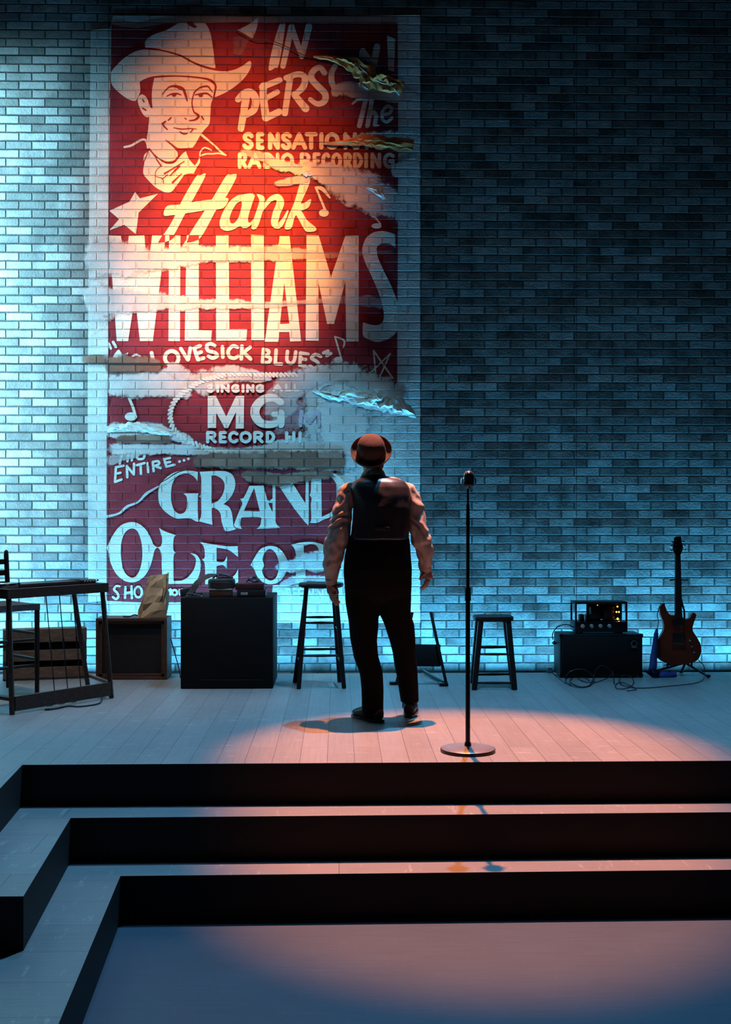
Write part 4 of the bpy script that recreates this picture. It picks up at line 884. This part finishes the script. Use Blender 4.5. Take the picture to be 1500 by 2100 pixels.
# ---- amplifier cabinet and head
f0 = FL(1149, 1390.5); f1 = FL(1320, 1390.5); zt = .334; y0 = f0.y; dp = min(.26, 9.19-y0); cx = (f0.x+f1.x)/2; wd = f1.x-f0.x
AC = thing('speaker_cabinet', 'low black amplifier speaker cabinet carrying the glowing amp head', 'speaker', Vector((cx, y0, 0)))
MB().box((cx, y0+dp/2, zt/2+.006), (wd, dp, zt-.012), None, .012).build('body', 'tolex', AC)
MB().box((cx, y0-.004, zt/2+.004), (wd-.03, .012, zt-.05), None, .004).build('grille', 'cloth', AC)
for sx in (-1, 1):
    for sz in (.018, zt-.012): MB().box((cx+sx*(wd/2-.012), y0+.014, sz), (.034, .034, .030), None, .008).build('corner_guard', 'black', AC)
    for yy in (.05, dp-.05): MB().lathe([(.016, 0), (.018, .012), (.012, .014)], (cx+sx*(wd/2-.06), y0+yy, 0), 12).build('foot', 'black', AC)
m = MB(); m.tube([(cx-wd/2-.012, y0+dp*.35, .26), (cx-wd/2-.026, y0+dp*.4, .25), (cx-wd/2-.026, y0+dp*.6, .25), (cx-wd/2-.012, y0+dp*.65, .26)], .008, 8); m.build('handle', 'black', AC)
bq = AT(1301, 1321, y0-.01); m = MB(); m.box((bq.x, y0-.011, bq.z), (.060, .004, .064), None, .001); bad = m.build('badge', 'black', AC)
m = MB(); m.lathe([(.018, 0), (.024, 0), (.024, .003), (.018, .003), (.018, 0)], (bq.x, y0-.013, bq.z+.004), 24, Matrix.Rotation(R(90), 4, 'X')); m.box((bq.x, y0-.0145, bq.z-.024), (.04, .002, .006)); m.build('emblem', 'basegrey', bad)
m0 = AT(1180, 1296, y0+.03); m1 = AT(1288, 1296, y0+.03); hx = (m0.x+m1.x)/2; hw = m1.x-m0.x; hz = zt+.001; hy = y0+.03; hd = .19; hh = .245
AH = thing('amplifier_head', 'valve amplifier head with glowing tubes and four ivory knobs', 'amplifier', Vector((hx, hy, hz)))
MB().box((hx, hy+hd/2, hz+.052), (hw, hd, .080), None, .004).build('chassis', 'black', AH)
for sx in (-1, 1):
    MB().box((hx+sx*(hw/2-.008), hy+.008, hz+.16), (.014, .014, .14), None, .002).build('frame_post', 'black', AH); MB().box((hx+sx*(hw/2-.008), hy+hd-.008, hz+.16), (.014, .014, .14), None, .002).build('frame_post', 'black', AH)
    MB().box((hx+sx*(hw/2-.05), hy+hd/2, hz+.006), (.03, hd-.04, .012), None, .003).build('foot', 'black', AH)
MB().box((hx, hy+hd/2, hz+.236), (hw, hd, .018), None, .004).build('lid', 'tolex', AH)
for dx, w_, h_ in ((-.135, .035, .05), (-.085, .035, .05), (-.03, .075, .105), (.075, .085, .11)): MB().box((hx+dx, hy+hd*.5, hz+.092+h_/2), (w_, .07, h_), None, .004).build('transformer', 'black', AH)
MB().box((hx+.055, hy+hd-.012, hz+.16), (hw-.14, .008, .13)).build('back_panel', 'cloth', AH, smooth=False)
for k in range(4):
    m = MB(); m.lathe([(.0, .020), (.011, .020), (.014, .016), (.015, 0)], (AT(1195.5+k*18.2, 1284, hy).x, hy, AT(1195, 1284, hy).z), 16, Matrix.Rotation(R(90), 4, 'X')); m.build('knob', 'knob', AH)
for k, (dy_, dx_) in enumerate(((.05, .0), (.09, .004), (.13, -.002))):
    tx = AT(1268, 1250, hy).x+dx_; m = MB(); m.lathe([(.013, 0), (.014, .05), (.012, .075), (.004, .088), (0, .09)], (tx, hy+dy_, hz+.092), 14); gl, ntg, bg = newmat('valve_glass'); bg.inputs['Base Color'].default_value = (.9, .8, .7, 1); bg.inputs['Transmission Weight'].default_value = 1; bg.inputs['Roughness'].default_value = .05; bg.inputs['IOR'].default_value = 1.1
    t_ = m.build('valve', gl, AH)
for (gx, gy), r_ in (((1267, 1244), .006), ((1265, 1255), .006), ((1270, 1255), .006), ((1267.5, 1269), .008), ((1270, 1275), .006), ((1226, 1241), .003)):
    q = AT(gx, gy, hy+.03); MB().ball(q, (r_, r_*.8, r_), None, 10).build('valve_glow', 'glow', AH)
# ---- electric guitar on its stand
GY = 8.98; TILT = .07
cg = crop(1330, 1090, 955/150)
def gpt(x, y, off=0.0):
    """front face of the guitar; leans back towards the wall going up"""
    px_, py_ = cg(x, y); q = AT(px_, py_, GY); k = (q.z-.10)*TILT; return Vector((q.x, GY+k-off-.0, q.z))
GT = thing('electric_guitar', 'dark red electric guitar standing upright against the brick wall', 'guitar', gpt(400, 1740))
out = [(345, 1095, 1), (300, 1090), (265, 1060), (240, 1010), (225, 960), (222, 935), (190, 945), (165, 985), (158, 1020), (165, 1080), (195, 1160), (210, 1230), (200, 1290), (170, 1350), (120, 1420), (100, 1500), (98, 1570), (110, 1630), (160, 1680), (240, 1720), (340, 1740), (440, 1735), (560, 1710), (640, 1670), (680, 1600), (690, 1540), (680, 1470), (640, 1390), (590, 1310), (580, 1260), (600, 1190), (630, 1110), (630, 1085), (610, 1063), (585, 1070), (560, 1110), (530, 1140), (480, 1145), (450, 1115), (440, 1095, 1)]
o_ = MB().prism(spl(out, True, 5), fn=lambda x, y, w_: gpt(x, y, .02-.042*w_)).build('body', 'gbody', GT)
bv = o_.modifiers.new('b', 'BEVEL'); bv.width = .006; bv.segments = 3; bv.limit_method = 'ANGLE'
MB().prism([(375, 312), (440, 312), (446, 1130), (352, 1130)], fn=lambda x, y, w_: gpt(x, y, .028-.024*w_)).build('neck', 'gneck', GT)
m = MB()
for k in range(22):
    y = 318+(1120-318)*(1-2**(-k/12))/(1-2**(-22/12)); hwid = lerp(32, 46, (y-312)/818); cxn = lerp(407, 399, (y-312)/818); m.tube([gpt(cxn-hwid, y, .029), gpt(cxn+hwid, y, .029)], .0009, 5)
m.build('frets', 'chrome', GT)
m = MB().prism(spl([(370, 80, 1), (395, 72), (452, 64, 1), (460, 130), (476, 222), (440, 312, 1), (378, 312, 1), (348, 228)], True, 4), fn=lambda x, y, w_: gpt(x, y, .020-.016*w_)); m.build('headstock', 'black', GT)
for x, y, dx in ((372, 118, -1), (362, 168, -1), (356, 225, -1), (455, 110, 1), (465, 160, 1), (472, 215, 1)):
    m = MB(); m.tube([gpt(x, y, .010), gpt(x+dx*26, y+18, .010)], .003, 6); m.ball(gpt(x+dx*34, y+24, .010), (.011, .005, .008), None, 10); m.lathe([(.005, 0), (.005, .008), (0, .009)], gpt(x-dx*14, y, .020), 8, Matrix.Rotation(R(90), 4, 'X')); m.build('tuning_peg', 'chrome', GT)
for y0_, y1_ in ((1150, 1222), (1325, 1410)): MB().prism([(318, y0_), (468, y0_), (466, y1_), (314, y1_)], fn=lambda x, y, w_: gpt(x, y, .030-.012*w_)).build('pickup', 'tolex', GT)
MB().prism([(302, 1438), (468, 1438), (468, 1472), (302, 1472)], fn=lambda x, y, w_: gpt(x, y, .032-.014*w_)).build('bridge', 'chrome', GT)
for x, y in ((540, 1418), (560, 1493), (590, 1568)): MB().lathe([(.010, 0), (.009, .012), (.006, .015), (0, .016)], gpt(x, y, .020), 14, Matrix.Rotation(R(90), 4, 'X')).build('knob', 'chrome', GT)
MB().tube([gpt(615, 1450, .018), gpt(618, 1446, .040)], .0025, 8).build('pickup_switch', 'black', GT)
m = MB()
for k in range(6): m.tube([gpt(388+k*7, 320, .031), gpt(355+k*17, 1440, .035)], .0007, 4)
m.build('strings', 'chrome', GT)
MB().ball(gpt(418, 425, .029), (.006, .002, .006), None, 10).build('fret_marker', 'strap', GT)
# strap hanging from the upper horn
def W3(x, y, yy): return AT(*cg(x, y), yy)
path = [gpt(160, 985, .02), W3(132, 1030, GY-.01), W3(120, 1100, GY-.01), W3(135, 1180, GY-.02), W3(118, 1270, GY-.02), W3(100, 1330, GY-.03)]
SB = thing('guitar_strap', 'blue woven strap hanging from the guitar and curling on the floor', 'strap', path[-1])
MB().tube(spl3([tuple(v) for v in path], 5), [.003]*21+[.012]*5, 8, ry=.0025).build('strap_end', 'strap', SB)
fl1 = FL(*cg(30, 1905)); fl2 = FL(*cg(380, 1905))
bp = [W3(105, 1320, GY-.03), W3(90, 1480, GY-.04), W3(72, 1640, GY-.06), W3(55, 1800, GY-.09), Vector((fl1.x-.01, fl1.y+.03, .05)), Vector((fl1.x+.02, fl1.y, .012)), Vector((fl1.x+.09, fl1.y-.01, .010)), Vector((fl2.x-.06, fl2.y, .010)), Vector((fl2.x, fl2.y+.02, .010))]
P = spl3([tuple(v) for v in bp], 7); vs = []; fs = []
for i, q in enumerate(P):
    t = i/(len(P)-1); w_ = lerp(.016, .030, min(1, t*3)); up = min(1, max(0, (t-.5)*5))
    sd = Vector((1-up*.75, .2*up, up*.0)).normalized() if up < .5 else Vector((.15, .6, .55)).normalized()
    vs += [q-sd*w_+Vector((0, 0, .012*up)), q+sd*w_+Vector((0, 0, .012*up))]
fs = [(2*i, 2*i+1, 2*i+3, 2*i+2) for i in range(len(P)-1)]
o_ = MB().add(vs, fs).build('band', 'strap', SB); o_.modifiers.new('t', 'SOLIDIFY').thickness = .004
# stand
gs = FL(*cg(420, 1850)); gs.z = 0; hub = Vector((gs.x, GY+.045, .10)); GS = thing('guitar_stand', 'black folding stand holding up the dark red guitar', 'stand', Vector((gs.x, GY, 0)))
e_r = FL(*cg(785, 1915)); e_l = FL(*cg(60, 1850)); e_b = Vector((gs.x, GY+.16, 0))
for q in (e_r, e_l, e_b):
    q = Vector((q.x, q.y, .012)); lg = MB().tube([hub, q], .009, 10).build('leg', 'black', GS); MB().ball(q+Vector((0, 0, .004)), (.020, .014, .014), None, 12).build('rubber_foot', 'rubber', lg)
MB().tube([hub, hub+Vector((0, .03, .4)), Vector((gpt(400, 640).x, gpt(400, 640).y+.04, gpt(400, 640).z))], .008, 10).build('upright', 'black', GS)
yk = gpt(400, 640); m = MB(); m.tube(spl3([(yk.x-.062, yk.y-.05, yk.z+.004), (yk.x-.055, yk.y+.0, yk.z), (yk.x-.03, yk.y+.035, yk.z), (yk.x, yk.y+.04, yk.z), (yk.x+.03, yk.y+.035, yk.z), (yk.x+.055, yk.y, yk.z), (yk.x+.062, yk.y-.05, yk.z+.004)]), .007, 8); m.build('neck_yoke', 'rubber', GS)
for x in (235, 545):
    q = gpt(x, 1722); m = MB(); m.tube([hub, (q.x, q.y+.035, q.z-.018), (q.x, q.y-.038, q.z-.014), (q.x, q.y-.045, q.z+.014)], .008, 8); m.build('cradle_arm', 'rubber', GS)
# cables on the floor
c7 = crop(1100, 1080, 3.75)
def floorcable(pts, label, r=.0035, lift=None):
    path = []
    for i, p_ in enumerate(pts):
        if len(p_) > 2: q = AT(*c7(p_[0], p_[1]), p_[2])
        else:
            q = FL(*c7(p_[0], p_[1])); q.z = .004+.003*(i % 3)
        path.append(tuple(q))
    tag(MB().tube(spl3(path, 7), r, 7).build('cable', 'rubber'), label, 'cable')
ya = FL(1149, 1394).y
floorcable([(1248, 1025, GY-.0), (1290, 1070, GY-.03), (1296, 1130, GY-.07), (1278, 1185), (1200, 1215), (1050, 1235), (850, 1245), (740, 1245), (660, 1225), (640, 1180, ya-.10), (680, 1142, ya-.08), (735, 1160, ya-.10), (750, 1210), (700, 1250), (630, 1258), (610, 1225), (660, 1205), (770, 1258), (700, 1268)], 'thin grey cable running from the guitar to a loop on the floor')
floorcable([(600, 1215), (590, 1130, ya-.06), (540, 1080, ya-.04), (495, 1070, ya-.04), (460, 1110, ya-.06), (440, 1180), (400, 1230), (300, 1235), (235, 1210), (230, 1175), (300, 1160), (390, 1180), (420, 1225), (330, 1245), (250, 1215), (225, 1180), (250, 1125, ya-.06), (310, 1098, ya-.05), (380, 1105, ya-.06), (440, 1150, ya-.08), (440, 1210), (360, 1240), (260, 1200), (300, 1170), (380, 1200), (480, 1200), (570, 1150, ya-.08), (590, 1115, ya-.05)], 'tangle of grey cable heaped in front of the black amplifier cabinet')
floorcable([(225, 1210), (170, 1170), (130, 1130, ya+.08), (110, 1105, ya+.12)], 'grey cable lead running round the left side of the amplifier cabinet')
tag(MB().tube(spl3([tuple(AT(1180, 1288, hy+.05)), tuple(AT(1165, 1281, hy+.07)), tuple(AT(1145, 1285, hy+.08)), tuple(AT(1134, 1300, hy+.08)), tuple(AT(1135, 1312, hy+.06))]), .004, 7).build('cable', 'rubber'), 'thin black lead looping from amplifier head down the cabinet side', 'cable')
pl = FL(1127, 1379); pl.z = 0; o_ = MB().box((pl.x, pl.y-.01, .022), (.045, .05, .044), None, .008).build('plug_box', 'basegrey'); tag(o_, 'small pale plug box on the floor left of the amplifier cabinet', 'plug box')

# ================================================================== microphone on its stand
b0 = FL(960, 1541); b0.z = 0
MS = thing('microphone_stand', 'straight black microphone stand with round grey base at the stage edge', 'microphone stand', b0)
MB().lathe([(0, 0), (.138, 0), (.1435, .004), (.1435, .016), (.138, .020), (.06, .026), (.02, .03), (0, .03)], b0, 48).build('base', 'basegrey', MS)
MB().lathe([(.1445, .001), (.1455, .003), (.1455, .015), (.1445, .017)], b0, 48).build('base_rim', 'black', MS)
ztop = 1.398
def pole(z0_, z1_, r0, r1, name, m_='black'):
    MB().tube([b0+Vector((0, 0, z0_)), b0+Vector((0, 0, z1_))], [r0, r1], 16).build(name, m_, MS)
pole(.026, .05, .020, .016, 'collar'); pole(.03, .84, .0125, .0125, 'lower_tube'); pole(.80, .87, .0165, .0155, 'height_clutch'); pole(.86, 1.24, .0095, .0095, 'upper_tube'); pole(1.20, 1.31, .011, .009, 'sleeve'); pole(1.28, ztop, .006, .006, 'top_tube')
mz = ztop; MC = thing('microphone', 'vintage ribbed chrome microphone on top of the stand', 'microphone', b0+Vector((0, 0, mz)))
cM = b0+Vector((.004, 0, mz+.05))
MB().rings([(cM.x, cM.y, mz+.008, .018, .018), (cM.x, cM.y, mz+.016, .026, .026), (cM.x, cM.y, mz+.035, .029, .028), (cM.x, cM.y, mz+.062, .029, .028), (cM.x, cM.y, mz+.078, .025, .025), (cM.x, cM.y, mz+.088, .014, .014), (cM.x, cM.y, mz+.090, .004, .004)], 28, 2.6).build('body', 'black', MC)
for k in range(-3, 4):
    xx = cM.x+k*.0075; hgt = .092-.0012*k*k*.9; m = MB()
    m.tube([(xx, cM.y-.0285+abs(k)*.0012, mz+.016), (xx, cM.y-.031+abs(k)*.0012, mz+.045), (xx, cM.y-.027+abs(k)*.0012, mz+hgt-.016), (xx, cM.y-.012, mz+hgt-.002), (xx, cM.y+.012, mz+hgt-.002), (xx, cM.y+.027-abs(k)*.0012, mz+hgt-.016), (xx, cM.y+.030-abs(k)*.0012, mz+.045), (xx, cM.y+.028-abs(k)*.0012, mz+.016)], .0022, 6); m.build('grille_rib', 'chrome', MC)
m = MB(); m.rings([(cM.x, cM.y, mz+.046, .0315, .0305), (cM.x, cM.y, mz+.056, .0315, .0305)], 28, 2.6); m.build('band', 'chrome', MC)
m = MB(); m.tube([(cM.x, cM.y, mz-.004), (cM.x, cM.y, mz+.012)], [.009, .012], 14); m.tube(spl3([(cM.x-.035, cM.y, mz+.052), (cM.x-.034, cM.y, mz+.02), (cM.x, cM.y, mz+.004), (cM.x+.034, cM.y, mz+.02), (cM.x+.035, cM.y, mz+.052)]), .0035, 8); m.build('swivel_mount', 'chrome', MC)

# ================================================================== the man
PR = FL(790, 1475); PR.z = 0; SCL = (1475-1050)/CH; c6 = crop(600, 860, 1297/420)
def m3(X, Y, y=0.0):
    px_, py_ = c6(X, Y); return Vector((PR.x+(px_-790)/SCL, PR.y+y, CH-(py_-1050)/SCL))
def rg(Y, X0, X1, ry, y=0.0):
    a_ = m3(X0, Y); b_ = m3(X1, Y); return ((a_.x+b_.x)/2, PR.y+y, a_.z, (b_.x-a_.x)/2, ry)
k6 = 1/(1297/420)/SCL   # metres per crop unit
hc = m3(497, 225, .055); HT = Matrix.Rotation(R(-10), 4, 'Y') @ Matrix.Rotation(R(34), 4, 'X') @ Matrix.Rotation(R(18), 4, 'Z')   # head tipped back, face up and away
def hp(x, y, z): return hc+(HT.to_3x3() @ Vector((x, y, z)))
b = MB(); h3 = HT.to_3x3()
b.ball(hp(0, 0, .015), (.074, .092, .098), h3, 24); b.ball(hp(0, .030, -.055), (.052, .056, .055), h3, 18); b.ball(hp(0, .070, -.088), (.024, .020, .020), h3, 12)
b.tube([hp(0, .088, .020), hp(0, .105, -.012), hp(0, .112, -.026)], [.009, .012, .014], 10); b.ball(hp(-.012, .100, -.030), .009, None, 8); b.ball(hp(.012, .100, -.030), .009, None, 8)
b.tube([hp(-.050, .070, .030), hp(-.02, .088, .034), hp(.02, .088, .034), hp(.050, .070, .030)], .010, 8)
b.tube([hp(-.022, .084, -.058), hp(0, .092, -.056), hp(.022, .084, -.058)], [.004, .008, .004], 8); b.tube([hp(-.018, .082, -.067), hp(0, .088, -.068), hp(.018, .082, -.067)], [.004, .008, .004], 8)
for s_ in (-1, 1): b.ball(hp(s_*.076, -.005, -.010), (.010, .020, .032), h3, 12); b.ball(hp(s_*.040, .062, -.022), (.022, .022, .02), h3, 10)
nb = m3(515, 372, .0)
b.tube([hp(0, -.005, -.03), lerp(hp(0, -.005, -.03), nb, .6), nb, nb+Vector((0, 0, -.06))], [.060, .057, .062, .085], 18)
b.rings([rg(375, 430, 680, .08), rg(420, 380, 730, .10), rg(500, 385, 735, .12), rg(650, 395, 725, .13), rg(800, 375, 715, .14), rg(950, 360, 720, .12), rg(1060, 375, 710, .10), rg(1110, 420, 660, .06)], 24)
LEGL = [(1150, 470, .075, 0), (1400, 455, .058, -.01), (1600, 500, .048, -.03), (1800, 510, .040, -.05), (1890, 512, .042, -.06)]
LEGR = [(1150, 640, .075, .02), (1350, 690, .060, .04), (1550, 720, .048, .08), (1740, 748, .040, .12), (1835, 752, .042, .13)]
for LG in (LEGL, LEGR): b.tube([m3(X, Y, y) for Y, X, r_, y in LG], [r_ for _, _, r_, _ in LG], 16)
footL = m3(512, 1890, -.06); footR = m3(752, 1840, .13)
dL = Vector((-.55, .83, 0)).normalized(); dR = Vector((.12, 1, 0)).normalized()
for fo, d_ in ((footL, dL), (footR, dR)): b.tube([Vector((fo.x, fo.y, .06))-d_*.04, Vector((fo.x, fo.y, .05))+d_*.06, Vector((fo.x, fo.y, .04))+d_*.15], [.035, .036, .026], 12)
ARL = [(455, 362, .045, 0), (560, 322, .048, -.01), (720, 292, .045, -.03), (860, 258, .040, -.01), (1000, 247, .030, .03), (1045, 247, .027, .04)]
ARR = [(450, 722, .045, 0), (560, 780, .048, -.01), (700, 800, .045, -.03), (830, 842, .040, .0), (930, 846, .030, .03), (968, 850, .026, .04)]
for AR in (ARL, ARR): b.tube([m3(X, Y, y) for Y, X, r_, y in AR], [r_ for _, _, r_, _ in AR], 14)
def hand(wr, pts_palm, fingers, thumb):
    b.tube(pts_palm, [.024, .034, .036, .030], 12, ry=[.020, .019, .017, .014], up=(1, 0, 0))
    for f in fingers: b.tube(f[0], f[1], 9)
    b.tube(thumb, [.013, .011, .0095, .007], 9)
# left hand: hanging, fingers loosely curled, thumb towards the body
w_ = m3(247, 1045, .04)
pk = [m3(236, 1100, .045), m3(248, 1106, .03), m3(260, 1106, .015), m3(271, 1102, .0)]
hand(w_, [m3(247, 1035, .04), m3(250, 1062, .035), m3(253, 1088, .030), m3(254, 1108, .025)],
     [([pk[i], pk[i]+Vector((.008, -.010+.004*i, -.034*l_)), pk[i]+Vector((.020, -.008, -.058*l_)), pk[i]+Vector((.030, .0, -.072*l_))], [.0098, .0092, .0085, .0068]) for i, l_ in enumerate((.9, 1.0, 1.0, .82))],
     [m3(262, 1060, .01), m3(282, 1080, -.005), m3(287, 1100, -.005), m3(283, 1118, .0)])
# right hand: wrist bent, fingers drooping inward
pk = [m3(873, 1008, .05), m3(866, 1016, .035), m3(857, 1020, .02), m3(848, 1018, .005)]
hand(None, [m3(850, 962, .04), m3(855, 980, .036), m3(860, 998, .03), m3(860, 1012, .028)],
     [([pk[i], pk[i]+Vector((-.006, -.006, -.028*l_)), pk[i]+Vector((-.020, -.004, -.048*l_)), pk[i]+Vector((-.038, .0, -.058*l_))], [.0098, .0092, .0085, .0068]) for i, l_ in enumerate((.85, 1.0, 1.0, .85))],
     [m3(836, 975, .01), m3(818, 992, .0), m3(812, 1008, .0), m3(815, 1024, .0)])
person = soft(b, 'person', 'skin', None, .0045, 5)
tag(person, 'man seen from behind in bowler hat, dark vest, white shirt and black trousers', 'person')
# shirt: sleeves, yoke and collar
b = MB()
SL = [(425, 395, .030, .0), (452, 358, .050, 0), (500, 336, .058, -.005), (560, 322, .060, -.01), (650, 305, .066, -.02), (730, 293, .071, -.03), (790, 276, .068, -.025), (850, 258, .064, -.012), (910, 252, .058, .0), (960, 248, .049, .02), (1000, 246, .040, .03), (1025, 246, .034, .035)]
SR = [(422, 700, .030, 0), (448, 728, .048, 0), (500, 754, .056, -.005), (560, 778, .056, -.01), (640, 788, .057, -.02), (700, 796, .057, -.028), (760, 812, .061, -.02), (810, 836, .056, -.005), (850, 846, .050, .005), (890, 848, .044, .015), (930, 846, .038, .03), (955, 848, .033, .037)]
for S_ in (SL, SR): b.tube([m3(X, Y, y) for Y, X, r_, y in S_], [r_ for _, _, r_, _ in S_], 18)
b.rings([rg(372, 440, 650, .085), rg(400, 390, 715, .105), rg(450, 375, 735, .118), rg(560, 395, 740, .13), rg(700, 392, 728, .14), rg(780, 375, 718, .14)], 24)
b.tube([m3(512, 378, 0), m3(512, 352, .008), m3(511, 338, .015)], [.088, .073, .068], 20)
def fold(co):
    n1 = noise.noise(co*9); arm = min(1, max(0, (abs(co.x-PR.x+.02)-.17)/.04))
    return .008*noise.noise(co*16)+.006*noise.noise(Vector((co.x*38, co.y*38, co.z*20)))+arm*(.0045*math.sin(co.z*75+co.x*60*(1 if co.x > PR.x else -1)+n1*7))
shirt = soft(b, 'shirt', 'shirt', person, .006, 3, fold)
for c0, c1, c2 in ((m3(246, 1008, .03), m3(246, 1030, .035), m3(247, 1042, .038)), (m3(847, 932, .03), m3(849, 952, .036), m3(850, 964, .039))):
    MB().tube([c0, c0.lerp(c1, .2), c1, c2, c2], [.034, .0375, .0365, .036, .031], 20).build('cuff', 'shirt', shirt)
b = MB()
b.rings([rg(362, 470, 600, .075), rg(374, 430, 660, .10, -.004), rg(395, 385, 712, .125, -.006), (*rg(430, 362, 742, .140, -.01),), rg(480, 372, 750, .152, -.012), rg(560, 384, 752, .165, -.014), rg(650, 380, 745, .172, -.014), rg(720, 372, 738, .178, -.014), rg(752, 360, 737, .182, -.014), rg(762, 360, 737, .178, -.014)], 28, 2.4)
vest = soft(b, 'vest', 'vest', person, .006, 14, lambda co: .0035*noise.noise(co*14))
b = MB(); q = m3(560, 690, -.197); b.box(q, (.09, .006, .018), None, .002); b.box(q+Vector((.03, -.003, 0)), (.016, .006, .022), None, .002); b.build('vest_cinch', 'hatband', vest)
b = MB()
b.rings([rg(742, 352, 737, .165, -.008), rg(800, 343, 742, .172, -.008), rg(870, 329, 750, .180, -.008), rg(950, 321, 757, .185, -.005), rg(1050, 328, 757, .165, 0), rg(1110, 337, 752, .13, 0), rg(1150, 360, 735, .09, .005), rg(1185, 420, 680, .045, .005)], 28, 2.5)
TL = [(960, 330, 545, -.004), (1060, 331, 552, -.003), (1140, 338, 556, 0), (1230, 346, 546, -.004), (1300, 355, 547, -.008), (1400, 367, 538, -.012), (1500, 388, 546, -.02), (1600, 420, 571, -.03), (1700, 434, 577, -.04), (1800, 440, 579, -.05), (1880, 445, 579, -.055)]
TR = [(960, 535, 752, 0), (1060, 535, 754, .005), (1140, 540, 752, .01), (1230, 553, 750, .02), (1300, 586, 773, .03), (1400, 618, 781, .045), (1500, 640, 788, .06), (1600, 656, 800, .085), (1700, 676, 807, .105), (1795, 692, 808, .12), (1812, 693, 808, .123)]
for T_ in (TL, TR): b.rings([rg(Y, a_, c_, (c_-a_)*k6*.5*1.08, y) for Y, a_, c_, y in T_], 24, 2.1)
soft(b, 'trousers', 'trousers', person, .007, 8, lambda co: .006*noise.noise(Vector((co.x*12, co.y*12, co.z*7))))
for fo, d_ in ((footL, dL), (footR, dR)):
    b = MB(); n_ = Vector((-d_.y, d_.x, 0)); base = Vector((fo.x, fo.y, 0))
    b.tube([base-d_*.065+Vector((0, 0, .045)), base+Vector((0, 0, .058)), base+d_*.08+Vector((0, 0, .045)), base+d_*.15+Vector((0, 0, .034)), base+d_*.195+Vector((0, 0, .028))], [.034, .042, .045, .046, .028], 14, ry=[.038, .055, .042, .030, .020], up=n_)
    b.tube([base+Vector((0, 0, .05)), base+Vector((0, 0, .105))], [.050, .046], 14)
    sh = soft(b, 'shoe', 'shoe', person, .005, 3)
    s2 = MB(); pts = []
    for (t_, w2) in ((-.085, .018), (-.07, .032), (0, .038), (.07, .044), (.15, .047), (.195, .034), (.212, .012)): pts.append((t_, w2))
    ol = [(t_, w2) for t_, w2 in pts]+[(t_, -w2) for t_, w2 in reversed(pts)]
    s2.prism(ol, fn=lambda x, y, ww: base+d_*x+n_*y+Vector((0, 0, .001+.016*ww))).build('sole', 'shoe', sh)
# hair under the hat
b = MB(); b.ball(hp(0, -.018, .012), (.079, .086, .098), h3, 20); b.ball(hp(0, -.055, -.050), (.056, .040, .050), h3, 14)
soft(b, 'hair', 'hair', person, .006, 3, lambda co: .003*noise.noise(co*60))
# hat: small-brimmed bowler pushed to the back of the head
HC = m3(500, 212, -.006); ax = Vector((-.06, -.80, .60)).normalized(); hz_ = ax; hx_ = Vector((1, 0, 0)); hx_ = (hx_-hz_*hx_.dot(hz_)).normalized(); hy_ = hz_.cross(hx_)
HM = Matrix((hx_, hy_, hz_)).transposed()
hat = MB().lathe([(.086, -.004), (.088, .012), (.0865, .040), (.083, .070), (.074, .095), (.055, .112), (.028, .120), (0, .122)], HC, 40, HM)
hat = hat.build('hat', 'hat', person)
MB().lathe([(.084, -.006), (.100, -.008), (.114, .000), (.123, .016), (.125, .026), (.127, .026), (.126, .014), (.116, -.005), (.100, -.013), (.084, -.011), (.084, -.006)], HC, 48, HM).build('brim', 'hat', hat)
MB().lathe([(.0885, .000), (.0905, .002), (.0895, .026), (.0875, .028)], HC, 40, HM).build('hat_band', 'hatband', hat)
